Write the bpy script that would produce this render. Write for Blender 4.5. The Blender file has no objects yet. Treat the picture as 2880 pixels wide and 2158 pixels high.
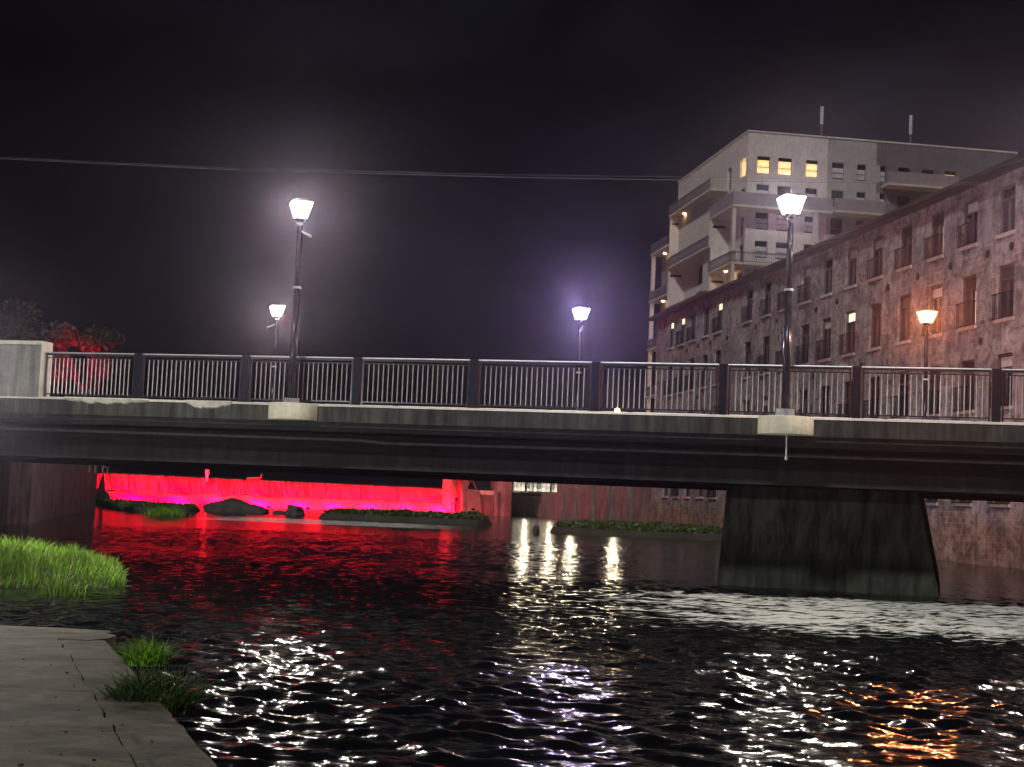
import bpy, bmesh, math, random
from mathutils import Vector, Matrix, noise
random.seed(7)
S = bpy.context.scene
COL = S.collection

# ------------------------------------------------------------------ camera
FPX = 4300.0                      # focal length in photograph pixels (photo 2880 wide)
EYE = Vector((0, 0, 1.8))
PITCH = math.atan(319.7 / FPX)
ROLL = math.radians(2.445)
fw = Vector((0, math.cos(PITCH), math.sin(PITCH)))
up0 = Vector((1, 0, 0)).cross(fw)
RT = math.cos(ROLL) * Vector((1, 0, 0)) + math.sin(ROLL) * up0
UP = -math.sin(ROLL) * Vector((1, 0, 0)) + math.cos(ROLL) * up0
cd = bpy.data.cameras.new("camera")
cam = bpy.data.objects.new("camera", cd)
COL.objects.link(cam)
cam.matrix_world = Matrix(((RT.x, UP.x, -fw.x, EYE.x), (RT.y, UP.y, -fw.y, EYE.y), (RT.z, UP.z, -fw.z, EYE.z), (0, 0, 0, 1)))
cd.sensor_width = 36
cd.lens = FPX / 2880 * 36
cd.clip_start = 0.1
cd.clip_end = 3000
S.camera = cam
S.render.resolution_x = 1024
S.render.resolution_y = 767

# ------------------------------------------------------------------ world (night sky) and an added fill sun
W = bpy.data.worlds.new("World")
S.world = W
W.use_nodes = True
wt = W.node_tree
wn = wt.nodes
bg = wn["Background"]
tc = wn.new("ShaderNodeTexCoord")
mp = wn.new("ShaderNodeMapping")
mp.inputs["Scale"].default_value = (2.2, 2.2, 5.0)
mp.inputs["Location"].default_value = (0.35, 0.0, 0.2)
nz = wn.new("ShaderNodeTexNoise")
nz.inputs["Scale"].default_value = 1.6
nz.inputs["Detail"].default_value = 5
nz.inputs["Roughness"].default_value = 0.5
nz.inputs["Distortion"].default_value = 0.4
cr = wn.new("ShaderNodeValToRGB")
e = cr.color_ramp.elements
e[0].position = 0.40
e[0].color = (0.0016, 0.0013, 0.0034, 1)
e[1].position = 0.62
e[1].color = (0.0120, 0.0115, 0.0170, 1)
sx = wn.new("ShaderNodeSeparateXYZ")
mr = wn.new("ShaderNodeMapRange")          # town glow grows towards the east bank
mr.inputs["From Min"].default_value = -0.36
mr.inputs["From Max"].default_value = 0.05
mr.inputs["To Min"].default_value = 0.12
mr.inputs["To Max"].default_value = 1.0
mx = wn.new("ShaderNodeMix")
mx.data_type = 'RGBA'
mx.blend_type = 'MULTIPLY'
mx.inputs["Factor"].default_value = 1.0
wt.links.new(tc.outputs["Generated"], mp.inputs["Vector"])
wt.links.new(mp.outputs["Vector"], nz.inputs["Vector"])
wt.links.new(nz.outputs["Fac"], cr.inputs["Fac"])
wt.links.new(tc.outputs["Generated"], sx.inputs[0])
wt.links.new(sx.outputs["X"], mr.inputs["Value"])
wt.links.new(cr.outputs["Color"], mx.inputs["A"])
wt.links.new(mr.outputs["Result"], mx.inputs["B"])
wt.links.new(mx.outputs["Result"], bg.inputs["Color"])
bg.inputs["Strength"].default_value = 0.95

sun = bpy.data.lights.new("fill_sun", 'SUN')  # added fill, stands in for town light on tower, mill and pier
sun.energy = 1.4
sun.angle = math.radians(4)
sun.color = (0.98, 0.95, 0.94)
so = bpy.data.objects.new("fill_sun", sun)
COL.objects.link(so)
so.rotation_euler = Vector((-0.35, -0.72, 0.60)).to_track_quat('Z', 'Y').to_euler()

S.view_settings.view_transform = 'Standard'
S.view_settings.look = 'None'
S.view_settings.exposure = 0
S.view_settings.gamma = 1
try:
    S.cycles.use_denoising = True
    S.cycles.max_bounces = 6
    S.cycles.diffuse_bounces = 2
    S.cycles.glossy_bounces = 4
    S.cycles.volume_bounces = 0
    S.cycles.volume_max_steps = 64
    S.cycles.sample_clamp_indirect = 6
    S.cycles.sample_clamp_direct = 0
except Exception:
    pass

# ------------------------------------------------------------------ helpers
def ray(x, y):
    return fw + RT * ((x - 1440) / FPX) - UP * ((y - 1079) / FPX)
def at_y(x, y, Y):
    d = ray(x, y)
    return EYE + d * (Y / d.y)
def at_z(x, y, z):
    d = ray(x, y)
    return EYE + d * ((z - EYE.z) / d.z)

class MB:
    def __init__(s):
        s.v = []
        s.f = []
    def quad(s, a, b, c, d):
        n = len(s.v)
        s.v += [tuple(a), tuple(b), tuple(c), tuple(d)]
        s.f.append((n, n + 1, n + 2, n + 3))
    def box(s, x0, x1, y0, y1, z0, z1):
        n = len(s.v)
        s.v += [(x0, y0, z0), (x1, y0, z0), (x1, y1, z0), (x0, y1, z0), (x0, y0, z1), (x1, y0, z1), (x1, y1, z1), (x0, y1, z1)]
        for q in ((0, 3, 2, 1), (4, 5, 6, 7), (0, 1, 5, 4), (1, 2, 6, 5), (2, 3, 7, 6), (3, 0, 4, 7)):
            s.f.append(tuple(n + i for i in q))
    def prism(s, poly, z0, z1, top=None):
        n = len(s.v)
        k = len(poly)
        tp = top or poly
        s.v += [(p[0], p[1], z0) for p in poly] + [(p[0], p[1], z1) for p in tp]
        s.f.append(tuple(n + i for i in reversed(range(k))))
        s.f.append(tuple(n + k + i for i in range(k)))
        for i in range(k):
            j = (i + 1) % k
            s.f.append((n + i, n + j, n + k + j, n + k + i))
    def tube(s, a, b, r0, r1=None, n=10, caps=True):
        r1 = r0 if r1 is None else r1
        a = Vector(a)
        b = Vector(b)
        d = (b - a).normalized()
        u = d.cross(Vector((0, 0, 1)) if abs(d.z) < 0.9 else Vector((1, 0, 0))).normalized()
        w = d.cross(u)
        m = len(s.v)
        for c, r in ((a, r0), (b, r1)):
            for i in range(n):
                t = 2 * math.pi * i / n
                s.v.append(tuple(c + u * (r * math.cos(t)) + w * (r * math.sin(t))))
        for i in range(n):
            j = (i + 1) % n
            s.f.append((m + i, m + j, m + n + j, m + n + i))
        if caps:
            s.f.append(tuple(m + i for i in reversed(range(n))))
            s.f.append(tuple(m + n + i for i in range(n)))
    def lathe(s, prof, n=20, c=(0, 0), a0=0.0, a1=2 * math.pi):
        m = len(s.v)
        full = abs(a1 - a0 - 2 * math.pi) < 1e-6
        k = n if full else n + 1
        for r, z in prof:
            for i in range(k):
                t = a0 + (a1 - a0) * i / n
                s.v.append((c[0] + r * math.cos(t), c[1] + r * math.sin(t), z))
        for j in range(len(prof) - 1):
            for i in range(n):
                i2 = (i + 1) % k
                s.f.append((m + j * k + i, m + j * k + i2, m + (j + 1) * k + i2, m + (j + 1) * k + i))
    def path(s, pts, r, n=8):
        for a, b in zip(pts, pts[1:]):
            s.tube(a, b, r, r, n)
    def build(s, name, mat, parent=None, loc=(0, 0, 0), rz=0, smooth=False, bevel=0):
        me = bpy.data.meshes.new(name)
        me.from_pydata(s.v, [], s.f)
        me.materials.append(mat)
        if bevel:
            bm = bmesh.new()
            bm.from_mesh(me)
            bmesh.ops.bevel(bm, geom=[e for e in bm.edges], offset=bevel, segments=1, affect='EDGES', clamp_overlap=True)
            bm.to_mesh(me)
            bm.free()
        if smooth:
            for p in me.polygons:
                p.use_smooth = True
        me.update()
        o = bpy.data.objects.new(name, me)
        COL.objects.link(o)
        o.parent = parent
        o.location = loc
        o.rotation_euler = (0, 0, rz)
        return o

def tag(o, label=None, cat=None, group=None, kind=None):
    if label: o["label"] = label
    if cat: o["category"] = cat
    if group: o["group"] = group
    if kind: o["kind"] = kind
    return o
def thing(name, label, cat, loc=(0, 0, 0), rz=0, group=None):
    o = bpy.data.objects.new(name, None)
    COL.objects.link(o)
    o.location = loc
    o.rotation_euler = (0, 0, rz)
    o.empty_display_size = 0.2
    return tag(o, label, cat, group)
def copy_tree(o, parent=None):
    c = o.copy()
    COL.objects.link(c)
    c.parent = parent
    for ch in [x for x in bpy.data.objects if x.parent == o]:
        copy_tree(ch, c)
    return c
def structure(o):
    o["kind"] = "structure"
    return o

# ------------------------------------------------------------------ materials
def newmat(name):
    m = bpy.data.materials.new(name)
    m.use_nodes = True
    return m, m.node_tree, m.node_tree.nodes["Principled BSDF"]
def N(t, kind, **kw):
    n = t.nodes.new(kind)
    for k, v in kw.items():
        if k in n.inputs:
            n.inputs[k].default_value = v
        else:
            setattr(n, k, v)
    return n
def coords(t, scale=(1, 1, 1), rot=(0, 0, 0), space="Object"):
    c = t.nodes.new("ShaderNodeTexCoord")
    m = t.nodes.new("ShaderNodeMapping")
    m.inputs["Scale"].default_value = scale
    m.inputs["Rotation"].default_value = rot
    t.links.new(c.outputs[space], m.inputs["Vector"])
    return m.outputs["Vector"]
def ramp(t, fac, stops):
    r = t.nodes.new("ShaderNodeValToRGB")
    el = r.color_ramp.elements
    while len(el) < len(stops):
        el.new(0.5)
    for q, (p, c) in zip(el, stops):
        q.position = p
        q.color = tuple(c) + (1,) if len(c) == 3 else c
    t.links.new(fac, r.inputs["Fac"])
    return r.outputs["Color"]
def mix(t, fac, a, b, mode='MIX'):
    m = t.nodes.new("ShaderNodeMix")
    m.data_type = 'RGBA'
    m.blend_type = mode
    for k, v in (("Factor", fac), ("A", a), ("B", b)):
        if isinstance(v, (int, float)):
            m.inputs[k].default_value = v
        elif isinstance(v, tuple):
            m.inputs[k].default_value = v + (1,) if len(v) == 3 else v
        else:
            t.links.new(v, m.inputs[k])
    return m.outputs["Result"]
def bump(t, bsdf, h, dist, strength=1.0, prev=None):
    b = t.nodes.new("ShaderNodeBump")
    b.inputs["Distance"].default_value = dist
    b.inputs["Strength"].default_value = strength
    t.links.new(h, b.inputs["Height"])
    if prev is not None:
        t.links.new(prev, b.inputs["Normal"])
    if bsdf:
        t.links.new(b.outputs["Normal"], bsdf.inputs["Normal"])
    return b.outputs["Normal"]
def noise_n(t, vec, scale, detail=6, rough=0.6, dist=0.0):
    n = t.nodes.new("ShaderNodeTexNoise")
    n.inputs["Scale"].default_value = scale
    n.inputs["Detail"].default_value = detail
    n.inputs["Roughness"].default_value = rough
    n.inputs["Distortion"].default_value = dist
    t.links.new(vec, n.inputs["Vector"])
    return n.outputs["Fac"]
G = lambda v: (v, v, v)

def concrete(name, base, dark, streak=1.0, rough=0.85, grain=1.0):
    m, t, b = newmat(name)
    big = noise_n(t, coords(t), 0.7, 6, 0.65)
    fine = noise_n(t, coords(t), 9 * grain, 8, 0.7)
    st = noise_n(t, coords(t, (3.5, 3.5, 0.35)), 1.5, 5, 0.6)
    c = ramp(t, big, [(0.3, dark), (0.62, base)])
    c = mix(t, 0.55 * streak, c, ramp(t, st, [(0.38, G(0.25)), (0.6, G(1.1))]), 'MULTIPLY')
    c = mix(t, 0.5, c, ramp(t, fine, [(0.3, G(0.6)), (0.7, G(1.2))]), 'MULTIPLY')
    t.links.new(c, b.inputs["Base Color"])
    b.inputs["Roughness"].default_value = rough
    bump(t, b, fine, 0.02, 0.6)
    return m
def plain(name, col, rough=0.5, metal=0.0, var=0.3, scale=6):
    m, t, b = newmat(name)
    n = noise_n(t, coords(t), scale, 5, 0.6)
    c = mix(t, 1.0, tuple(col), ramp(t, n, [(0.3, G(1 - var)), (0.7, G(1 + var))]), 'MULTIPLY')
    t.links.new(c, b.inputs["Base Color"])
    b.inputs["Roughness"].default_value = rough
    b.inputs["Metallic"].default_value = metal
    return m
def emis(name, col, strength, blinds=None):
    m, t, b = newmat(name)
    b.inputs["Base Color"].default_value = (0.8, 0.8, 0.8, 1)
    b.inputs["Emission Color"].default_value = tuple(col) + (1,)
    b.inputs["Emission Strength"].default_value = strength
    if blinds:
        w = t.nodes.new("ShaderNodeTexWave")
        w.bands_direction = 'Z'
        w.inputs["Scale"].default_value = blinds
        w.inputs["Distortion"].default_value = 1.5
        t.links.new(coords(t), w.inputs["Vector"])
        n = noise_n(t, coords(t, (1, 1, 1)), 2.1, 3, 0.6)
        c = mix(t, 1.0, ramp(t, w.outputs["Color"], [(0.25, tuple(q * 0.25 for q in col)), (0.6, tuple(col))]), ramp(t, n, [(0.35, G(0.3)), (0.6, G(1.0))]), 'MULTIPLY')
        t.links.new(c, b.inputs["Emission Color"])
    return m

M = {}
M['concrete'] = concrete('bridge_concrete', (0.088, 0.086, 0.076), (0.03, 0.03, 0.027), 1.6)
M['corbel'] = concrete('corbel_concrete', (0.85, 0.80, 0.62), (0.62, 0.60, 0.46), 0.3)
M['parapet'] = concrete('parapet_concrete', (0.30, 0.30, 0.26), (0.12, 0.12, 0.10), 0.9)
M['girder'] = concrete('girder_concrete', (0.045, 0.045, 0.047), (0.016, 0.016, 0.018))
M['pier'] = concrete('pier_concrete', (0.13, 0.14, 0.12), (0.04, 0.055, 0.042), 1.8)
def darken_low(m, z0, z1):
    # darker band with a ragged edge above the water line
    t = m.node_tree
    b = t.nodes["Principled BSDF"]
    src = b.inputs["Base Color"].links[0].from_socket
    cc = t.nodes.new("ShaderNodeTexCoord"); sp = t.nodes.new("ShaderNodeSeparateXYZ")
    t.links.new(cc.outputs["Object"], sp.inputs[0])
    ad = t.nodes.new("ShaderNodeMath"); ad.operation = 'ADD'
    t.links.new(sp.outputs["Z"], ad.inputs[0])
    t.links.new(noise_n(t, coords(t, (3, 3, 0.6)), 1.2, 5, 0.6), ad.inputs[1])
    r_ = t.nodes.new("ShaderNodeMapRange")
    r_.inputs["From Min"].default_value = z0 + 0.5
    r_.inputs["From Max"].default_value = z1 + 0.5
    r_.inputs["To Min"].default_value = 1
    r_.inputs["To Max"].default_value = 0
    t.links.new(ad.outputs[0], r_.inputs["Value"])
    c = mix(t, r_.outputs["Result"], src, mix(t, 1.0, src, (0.32, 0.36, 0.28), 'MULTIPLY'))
    t.links.new(c, b.inputs["Base Color"])
darken_low(M['pier'], 0.55, 0.95)
M['wallconc'] = concrete('river_wall_concrete', (0.34, 0.25, 0.22), (0.15, 0.11, 0.11), 1.2)
M['curb'] = concrete('curb_concrete', (0.75, 0.71, 0.62), (0.5, 0.48, 0.42), 0.2)
M['asphalt'] = plain('asphalt', G(0.05), 0.9)
M['dark_paint'] = plain('dark_blue_grey_paint', (0.007, 0.008, 0.016), 0.6, 0.0, 0.25)
M['dark_paint'].node_tree.nodes['Principled BSDF'].inputs['Specular IOR Level'].default_value = 0.2
M['rail_paint'] = plain('worn_rail_paint', (0.035, 0.035, 0.045), 0.3, 0.3, 0.3)
M['bar_paint'] = plain('worn_grey_bar_paint', (0.58, 0.57, 0.58), 0.35, 0.3, 0.3)
M['pole_paint'] = plain('pole_paint', (0.045, 0.042, 0.055), 0.22, 0.6, 0.2)
M['galv'] = plain('galvanised_steel', (0.45, 0.45, 0.46), 0.4, 0.6, 0.2)
M['conduit'] = plain('dull_conduit', (0.10, 0.10, 0.10), 0.7)
M['cable'] = plain('dull_cable', (0.16, 0.15, 0.15), 0.7)
M['wood'] = plain('driftwood', (0.16, 0.11, 0.07), 0.8)
M['black'] = plain('roof_felt', (0.028, 0.024, 0.026), 0.8)
M['rock'] = concrete('wet_rock', (0.10, 0.08, 0.07), (0.03, 0.025, 0.02), 0.2)

# river water ----------------------------------------------------------
def make_water(nearw=True):
    m, t, b = newmat('river_water')
    b.inputs["Base Color"].default_value = (0.004, 0.005, 0.006, 1)
    b.inputs["Roughness"].default_value = 0.05
    b.inputs["IOR"].default_value = 1.333
    c = t.nodes.new("ShaderNodeTexCoord").outputs["Object"]
    sep = t.nodes.new("ShaderNodeSeparateXYZ")
    t.links.new(c, sep.inputs[0])
    def mapped(sc, rz):
        mm = t.nodes.new("ShaderNodeMapping")
        mm.inputs["Scale"].default_value = sc
        mm.inputs["Rotation"].default_value = (0, 0, rz)
        t.links.new(c, mm.inputs["Vector"])
        return mm.outputs["Vector"]
    def math_n(op, a, b_):
        n = t.nodes.new("ShaderNodeMath")
        n.operation = op
        for i, v in enumerate((a, b_)):
            if isinstance(v, (int, float)):
                n.inputs[i].default_value = v
            else:
                t.links.new(v, n.inputs[i])
        return n.outputs[0]
    def rng(v, a, b_, lo=0.0, hi=1.0):
        n = t.nodes.new("ShaderNodeMapRange")
        n.interpolation_type = 'SMOOTHSTEP'
        n.inputs["From Min"].default_value = a
        n.inputs["From Max"].default_value = b_
        n.inputs["To Min"].default_value = lo
        n.inputs["To Max"].default_value = hi
        t.links.new(v, n.inputs["Value"])
        return n.outputs["Result"]
    if nearw:
        b.inputs["Roughness"].default_value = 0.10
        w3 = noise_n(t, mapped((1, 1.6, 1), math.radians(-8)), 5.5, 2, 0.5, 0.6)
        bump(t, b, w3, 0.010, 1.0)
    else:
        b.inputs["Roughness"].default_value = 0.10
        w1 = noise_n(t, mapped((1.1, 2.6, 1), math.radians(12)), 0.9, 3, 0.5, 0.6)
        bump(t, b, w1, 0.035, 1.0)
    # white patches: foam and painted lamp glints by the pier, chute beyond the bridge
    s1 = noise_n(t, mapped((0.8, 4.2, 1), math.radians(9)), 1.25, 6, 0.72, 0.7)
    dry = rng(sep.outputs["Y"], 18.5, 25, 0, 1)
    dry2 = rng(sep.outputs["Y"], 30.5, 34.5, 1, 0)
    xr = rng(sep.outputs["X"], -3.0, 5.0, 0, 1)
    z1 = math_n('MULTIPLY', math_n('MULTIPLY', dry, dry2), xr)
    za = rng(sep.outputs["Y"], 76, 80, 0, 1)
    zb = rng(sep.outputs["Y"], 88, 95, 1, 0)
    zc = rng(sep.outputs["X"], -20, -14, 0, 1)
    zd = rng(sep.outputs["X"], -6, 2, 1, 0.25)
    z2 = math_n('MULTIPLY', math_n('MULTIPLY', za, zb), math_n('MULTIPLY', zc, zd))
    zone = math_n('MAXIMUM', z1, math_n('MULTIPLY', z2, 0.95))
    th = math_n('ADD', s1, math_n('MULTIPLY', zone, 0.33))
    foam = rng(th, 0.765, 0.84, 0, 1)
    fc = t.nodes.new("ShaderNodeBsdfDiffuse")
    fc.inputs["Color"].default_value = (0.85, 0.87, 0.80, 1)
    ms = t.nodes.new("ShaderNodeMixShader")
    t.links.new(foam, ms.inputs[0])
    t.links.new(b.outputs[0], ms.inputs[1])
    t.links.new(fc.outputs[0], ms.inputs[2])
    t.links.new(ms.outputs[0], t.nodes["Material Output"].inputs["Surface"])
    return m
M['water'] = make_water(True)
M['water_far'] = make_water(False)

def make_mill():
    m, t, b = newmat('peeling_mill_wall')
    br = t.nodes.new("ShaderNodeTexBrick")
    # the facade lies in the local x-z plane
    cc = t.nodes.new("ShaderNodeTexCoord")
    sp = t.nodes.new("ShaderNodeSeparateXYZ")
    cb = t.nodes.new("ShaderNodeCombineXYZ")
    t.links.new(cc.outputs["Object"], sp.inputs[0])
    t.links.new(sp.outputs["X"], cb.inputs["X"])
    t.links.new(sp.outputs["Z"], cb.inputs["Y"])
    t.links.new(cb.outputs[0], br.inputs["Vector"])
    br.inputs["Scale"].default_value = 1.0
    br.inputs["Brick Width"].default_value = 0.55
    br.inputs["Row Height"].default_value = 0.22
    br.inputs["Mortar Size"].default_value = 0.018
    br.inputs["Color1"].default_value = (0.32, 0.28, 0.26, 1)
    br.inputs["Color2"].default_value = (0.23, 0.19, 0.18, 1)
    br.inputs["Mortar"].default_value = (0.40, 0.36, 0.32, 1)
    patch = noise_n(t, coords(t), 0.75, 9, 0.72, 0.6)
    tone = noise_n(t, coords(t, (1, 1, 0.5)), 0.25, 4, 0.6)
    st = noise_n(t, coords(t, (2.2, 2.2, 0.22)), 1.4, 6, 0.65)
    rend = ramp(t, tone, [(0.35, (0.22, 0.205, 0.225)), (0.65, (0.42, 0.385, 0.37))])
    c = mix(t, ramp(t, patch, [(0.50, G(0)), (0.54, G(1))]), rend, br.outputs["Color"])
    c = mix(t, 0.6, c, ramp(t, st, [(0.36, G(0.42)), (0.60, G(1.15))]), 'MULTIPLY')
    blot = noise_n(t, coords(t), 1.5, 8, 0.7, 1.0)
    c = mix(t, 0.8, c, ramp(t, blot, [(0.40, G(0.36)), (0.56, G(1.25))]), 'MULTIPLY')
    spots = noise_n(t, coords(t), 2.3, 8, 0.75)
    c = mix(t, ramp(t, spots, [(0.60, G(0)), (0.65, G(0.85))]), c, (0.07, 0.055, 0.055))
    # damp lower wall, browner stone
    low = t.nodes.new("ShaderNodeMapRange")
    low.inputs["From Min"].default_value = 2.2
    low.inputs["From Max"].default_value = 1.2
    t.links.new(sp.outputs["Z"], low.inputs["Value"])
    c = mix(t, low.outputs["Result"], c, mix(t, 1.0, c, (0.95, 0.72, 0.55), 'MULTIPLY'))
    t.links.new(c, b.inputs["Base Color"])
    b.inputs["Roughness"].default_value = 0.9
    n1 = bump(t, None, br.outputs["Fac"], -0.015, 0.6)
    bump(t, b, patch, 0.06, 0.8, n1)
    return m
M['mill'] = make_mill()
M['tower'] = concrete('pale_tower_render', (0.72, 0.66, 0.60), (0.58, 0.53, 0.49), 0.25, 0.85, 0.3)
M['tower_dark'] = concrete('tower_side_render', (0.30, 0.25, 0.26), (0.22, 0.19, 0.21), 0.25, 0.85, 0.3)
M['tower_dim'] = concrete('shaded_tower_render', (0.42, 0.39, 0.38), (0.32, 0.30, 0.29), 0.25, 0.85, 0.3)  # same facade, darkened: fall-off of light painted into the colour
M['tower_dimmer'] = concrete('deep_shaded_tower_render', (0.16, 0.15, 0.16), (0.11, 0.10, 0.11), 0.25, 0.85, 0.3)  # last, darkest step of that painted fall-off
M['slab'] = plain('balcony_slab', (0.55, 0.48, 0.40), 0.8)
M['pane'] = plain('dark_pane', (0.010, 0.009, 0.012), 0.2, 0, 0.5, 2)
M['pane_red'] = plain('dark_curtained_pane', (0.035, 0.016, 0.022), 0.35, 0, 0.5, 2)
M['blind'] = plain('white_blind', (0.5, 0.5, 0.5), 0.6)
M['frame'] = plain('window_frame_paint', (0.09, 0.07, 0.075), 0.5)
M['sill'] = plain('stone_sill', (0.46, 0.40, 0.36), 0.8)
M['lit'] = emis('lit_blind_window', (1.0, 0.62, 0.16), 2.2, 3.0)
M['lit_small'] = emis('lit_transom', (1.0, 0.80, 0.50), 1.6)
M['lit_bright'] = emis('bright_interior', (1.0, 0.86, 0.55), 2.5)
M['grass'] = plain('grass_blades', (0.17, 0.36, 0.015), 0.55, 0, 0.75, 1.6)
M['grass_dry'] = plain('dry_grass', (0.26, 0.30, 0.07), 0.6, 0, 0.4, 3)
M['weed'] = plain('weed_blades', (0.05, 0.09, 0.015), 0.55, 0, 0.5, 5)
M['leaf'] = plain('leaves', (0.04, 0.034, 0.018), 0.6, 0, 0.4, 1)
M['bark'] = plain('bark', (0.06, 0.045, 0.035), 0.9)
M['soil'] = concrete('muddy_bank', (0.07, 0.06, 0.04), (0.03, 0.028, 0.02), 0.1)

def make_falls():
    m, t, b = newmat('falling_water')
    st = noise_n(t, coords(t, (5.0, 1, 0.16)), 1.9, 6, 0.7, 0.2)
    c = ramp(t, st, [(0.42, (0.008, 0.008, 0.008)), (0.60, (0.13, 0.13, 0.13))])
    t.links.new(c, b.inputs["Base Color"])
    b.inputs["Roughness"].default_value = 0.35
    bump(t, b, st, 0.12, 0.7)
    return m
M['falls'] = make_falls()
M['foamy'] = plain('churned_foam', (0.17, 0.15, 0.17), 0.7)
def make_ledge():
    m, t, b = newmat('trowelled_concrete')
    s = noise_n(t, coords(t, (1.0, 1.5, 1), (0, 0, math.radians(-50))), 1.7, 10, 0.72, 0.8)
    g = noise_n(t, coords(t), 0.8, 5, 0.6)
    f = noise_n(t, coords(t, (1, 1.5, 1), (0, 0, math.radians(-50))), 12, 6, 0.7)
    c = ramp(t, s, [(0.40, (0.035, 0.030, 0.019)), (0.60, (0.16, 0.138, 0.092))])
    c = mix(t, 0.8, c, ramp(t, g, [(0.3, G(0.55)), (0.65, G(1.25))]), 'MULTIPLY')
    v = t.nodes.new("ShaderNodeTexVoronoi")
    v.feature = 'DISTANCE_TO_EDGE'
    v.inputs["Scale"].default_value = 0.55
    ww = noise_n(t, coords(t), 3, 4, 0.6)
    va = t.nodes.new("ShaderNodeVectorMath")
    va.operation = 'ADD'
    t.links.new(coords(t), va.inputs[0])
    t.links.new(ww, va.inputs[1])
    t.links.new(va.outputs[0], v.inputs["Vector"])
    cr_ = ramp(t, v.outputs["Distance"], [(0.0, G(0.15)), (0.012, G(1))])
    c = mix(t, 0.8, c, cr_, 'MULTIPLY')
    t.links.new(c, b.inputs["Base Color"])
    b.inputs["Roughness"].default_value = 0.75
    n1 = bump(t, None, s, 0.05, 0.6)
    bump(t, b, f, 0.01, 0.5, n1)
    return m
M['ledge'] = make_ledge()

# ------------------------------------------------------------------ ground, banks, water
def sheet(name, poly, z, mat):
    b = MB()
    b.v = [(x, y, z) for x, y in poly]
    b.f = [tuple(range(len(poly)))]
    return b.build(name, mat)
g = sheet('ground', [(-1500, -200), (1500, -200), (1500, 2200), (-1500, 2200)], -1.2, M['soil'])
structure(g)
import numpy as np
WX0, WX1, WY0, WY1 = -21.0, 25.0, 3.0, 66.0
b = MB()
for (x0, x1, y0, y1) in ((-60, 60, -30, WY0), (-60, 60, WY1, 170), (-60, WX0, WY0, WY1), (WX1, 60, WY0, WY1)):
    b.quad((x0, y0, 0), (x1, y0, 0), (x1, y1, 0), (x0, y1, 0))
structure(b.build('river_water', M['water_far']))
def wave_sheet():
    ys = [WY0]
    while ys[-1] < WY1:
        ys.append(ys[-1] + max(0.028, 0.0042 * ys[-1]))
    ys[-1] = WY1
    ys = np.array(ys)
    xs = np.linspace(WX0, WX1, 1120)
    X, Y = np.meshgrid(xs, ys)
    rg = np.random.RandomState(5)
    def sst(v, a, b_):
        t = np.clip((v - a) / (b_ - a), 0, 1)
        return t * t * (3 - 2 * t)
    # chop is steepest in the open water below the bridge, calmer in its lee and by the bank
    near = 1 - sst(Y, 16, 30)
    rif = sst(Y, 20, 25) * (1 - sst(Y, 32, 37)) * sst(X, -5, 4)
    far_ = sst(Y, 26, 40)
    amp = 0.041 - 0.010 * far_ + 0.040 * near + 0.030 * rif
    amp *= 0.8 + 0.2 * sst(X, -10, -2)
    amp *= 1 + 0.35 * np.sin(X * 0.55 + 1.3 * np.sin(Y * 0.31)) * np.sin(Y * 0.42 + 1.1 * np.sin(X * 0.37))
    H = np.zeros_like(X)
    K = 64
    for i in range(K):
        lam = 0.17 * (0.72 / 0.17) ** (rg.rand() ** 1.0)
        k = 2 * math.pi / lam
        th = math.radians(262) + rg.normal() * 0.75        # wind ripples running roughly down-river
        ph = rg.rand() * 6.283
        a = math.sqrt(2.0 / K) / k
        wx = X + 0.25 * np.sin(Y * 0.9 + i)
        wy = Y + 0.25 * np.sin(X * 0.8 + 2 * i)
        H += a * np.sin(k * (math.cos(th) * wx + math.sin(th) * wy) + ph)
    H *= amp * 2.2
    # sharpen crests a little
    sc = 0.03
    H = H + 0.25 * np.abs(H) * H / (np.abs(H) + sc)
    edge = sst(X, WX0, WX0 + 2) * (1 - sst(X, WX1 - 2, WX1)) * sst(Y, WY0, WY0 + 0.8) * (1 - sst(Y, WY1 - 4, WY1))
    H *= edge
    ny_, nx_ = X.shape
    co = np.stack([X, Y, H], -1).reshape(-1, 3)
    idx = np.arange(ny_ * nx_).reshape(ny_, nx_)
    q = np.stack([idx[:-1, :-1], idx[:-1, 1:], idx[1:, 1:], idx[1:, :-1]], -1).reshape(-1, 4)
    me = bpy.data.meshes.new('river_water')
    me.vertices.add(len(co)); me.vertices.foreach_set('co', co.ravel())
    me.loops.add(q.size); me.loops.foreach_set('vertex_index', q.ravel().astype(np.int32))
    me.polygons.add(len(q))
    me.polygons.foreach_set('loop_start', (np.arange(len(q)) * 4).astype(np.int32))
    me.polygons.foreach_set('loop_total', np.full(len(q), 4, np.int32))
    me.polygons.foreach_set('use_smooth', np.ones(len(q), bool))
    me.materials.append(M['water'])
    me.update(calc_edges=True)
    o = bpy.data.objects.new('river_water', me)
    COL.objects.link(o)
    return o
structure(wave_sheet())
# banks: solid terrain blocks
b = MB()
b.prism([(-18.9, 58), (-24.6, 91), (-31.8, 112), (-34, 122), (-40, 300), (-900, 300), (-900, 20), (-21, 20), (-19, 30)], -1.1, 2.2)
structure(b.build('bank_ground', M['soil']))
b = MB()
b.prism([(22.5, 20), (19.6, 50), (11.6, 104), (9.0, 118), (5.0, 144), (1.6, 166), (0, 300), (900, 300), (900, 20)], -1.1, 2.35)
structure(b.build('bank_ground', M['soil']))
b = MB()
b.prism([(-60, 130), (-33.2, 122.5), (-7, 144.2), (60, 200), (60, 900), (-60, 900)], 2.0, 2.30)
structure(b.build('upper_river_water', M['water']))

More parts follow.
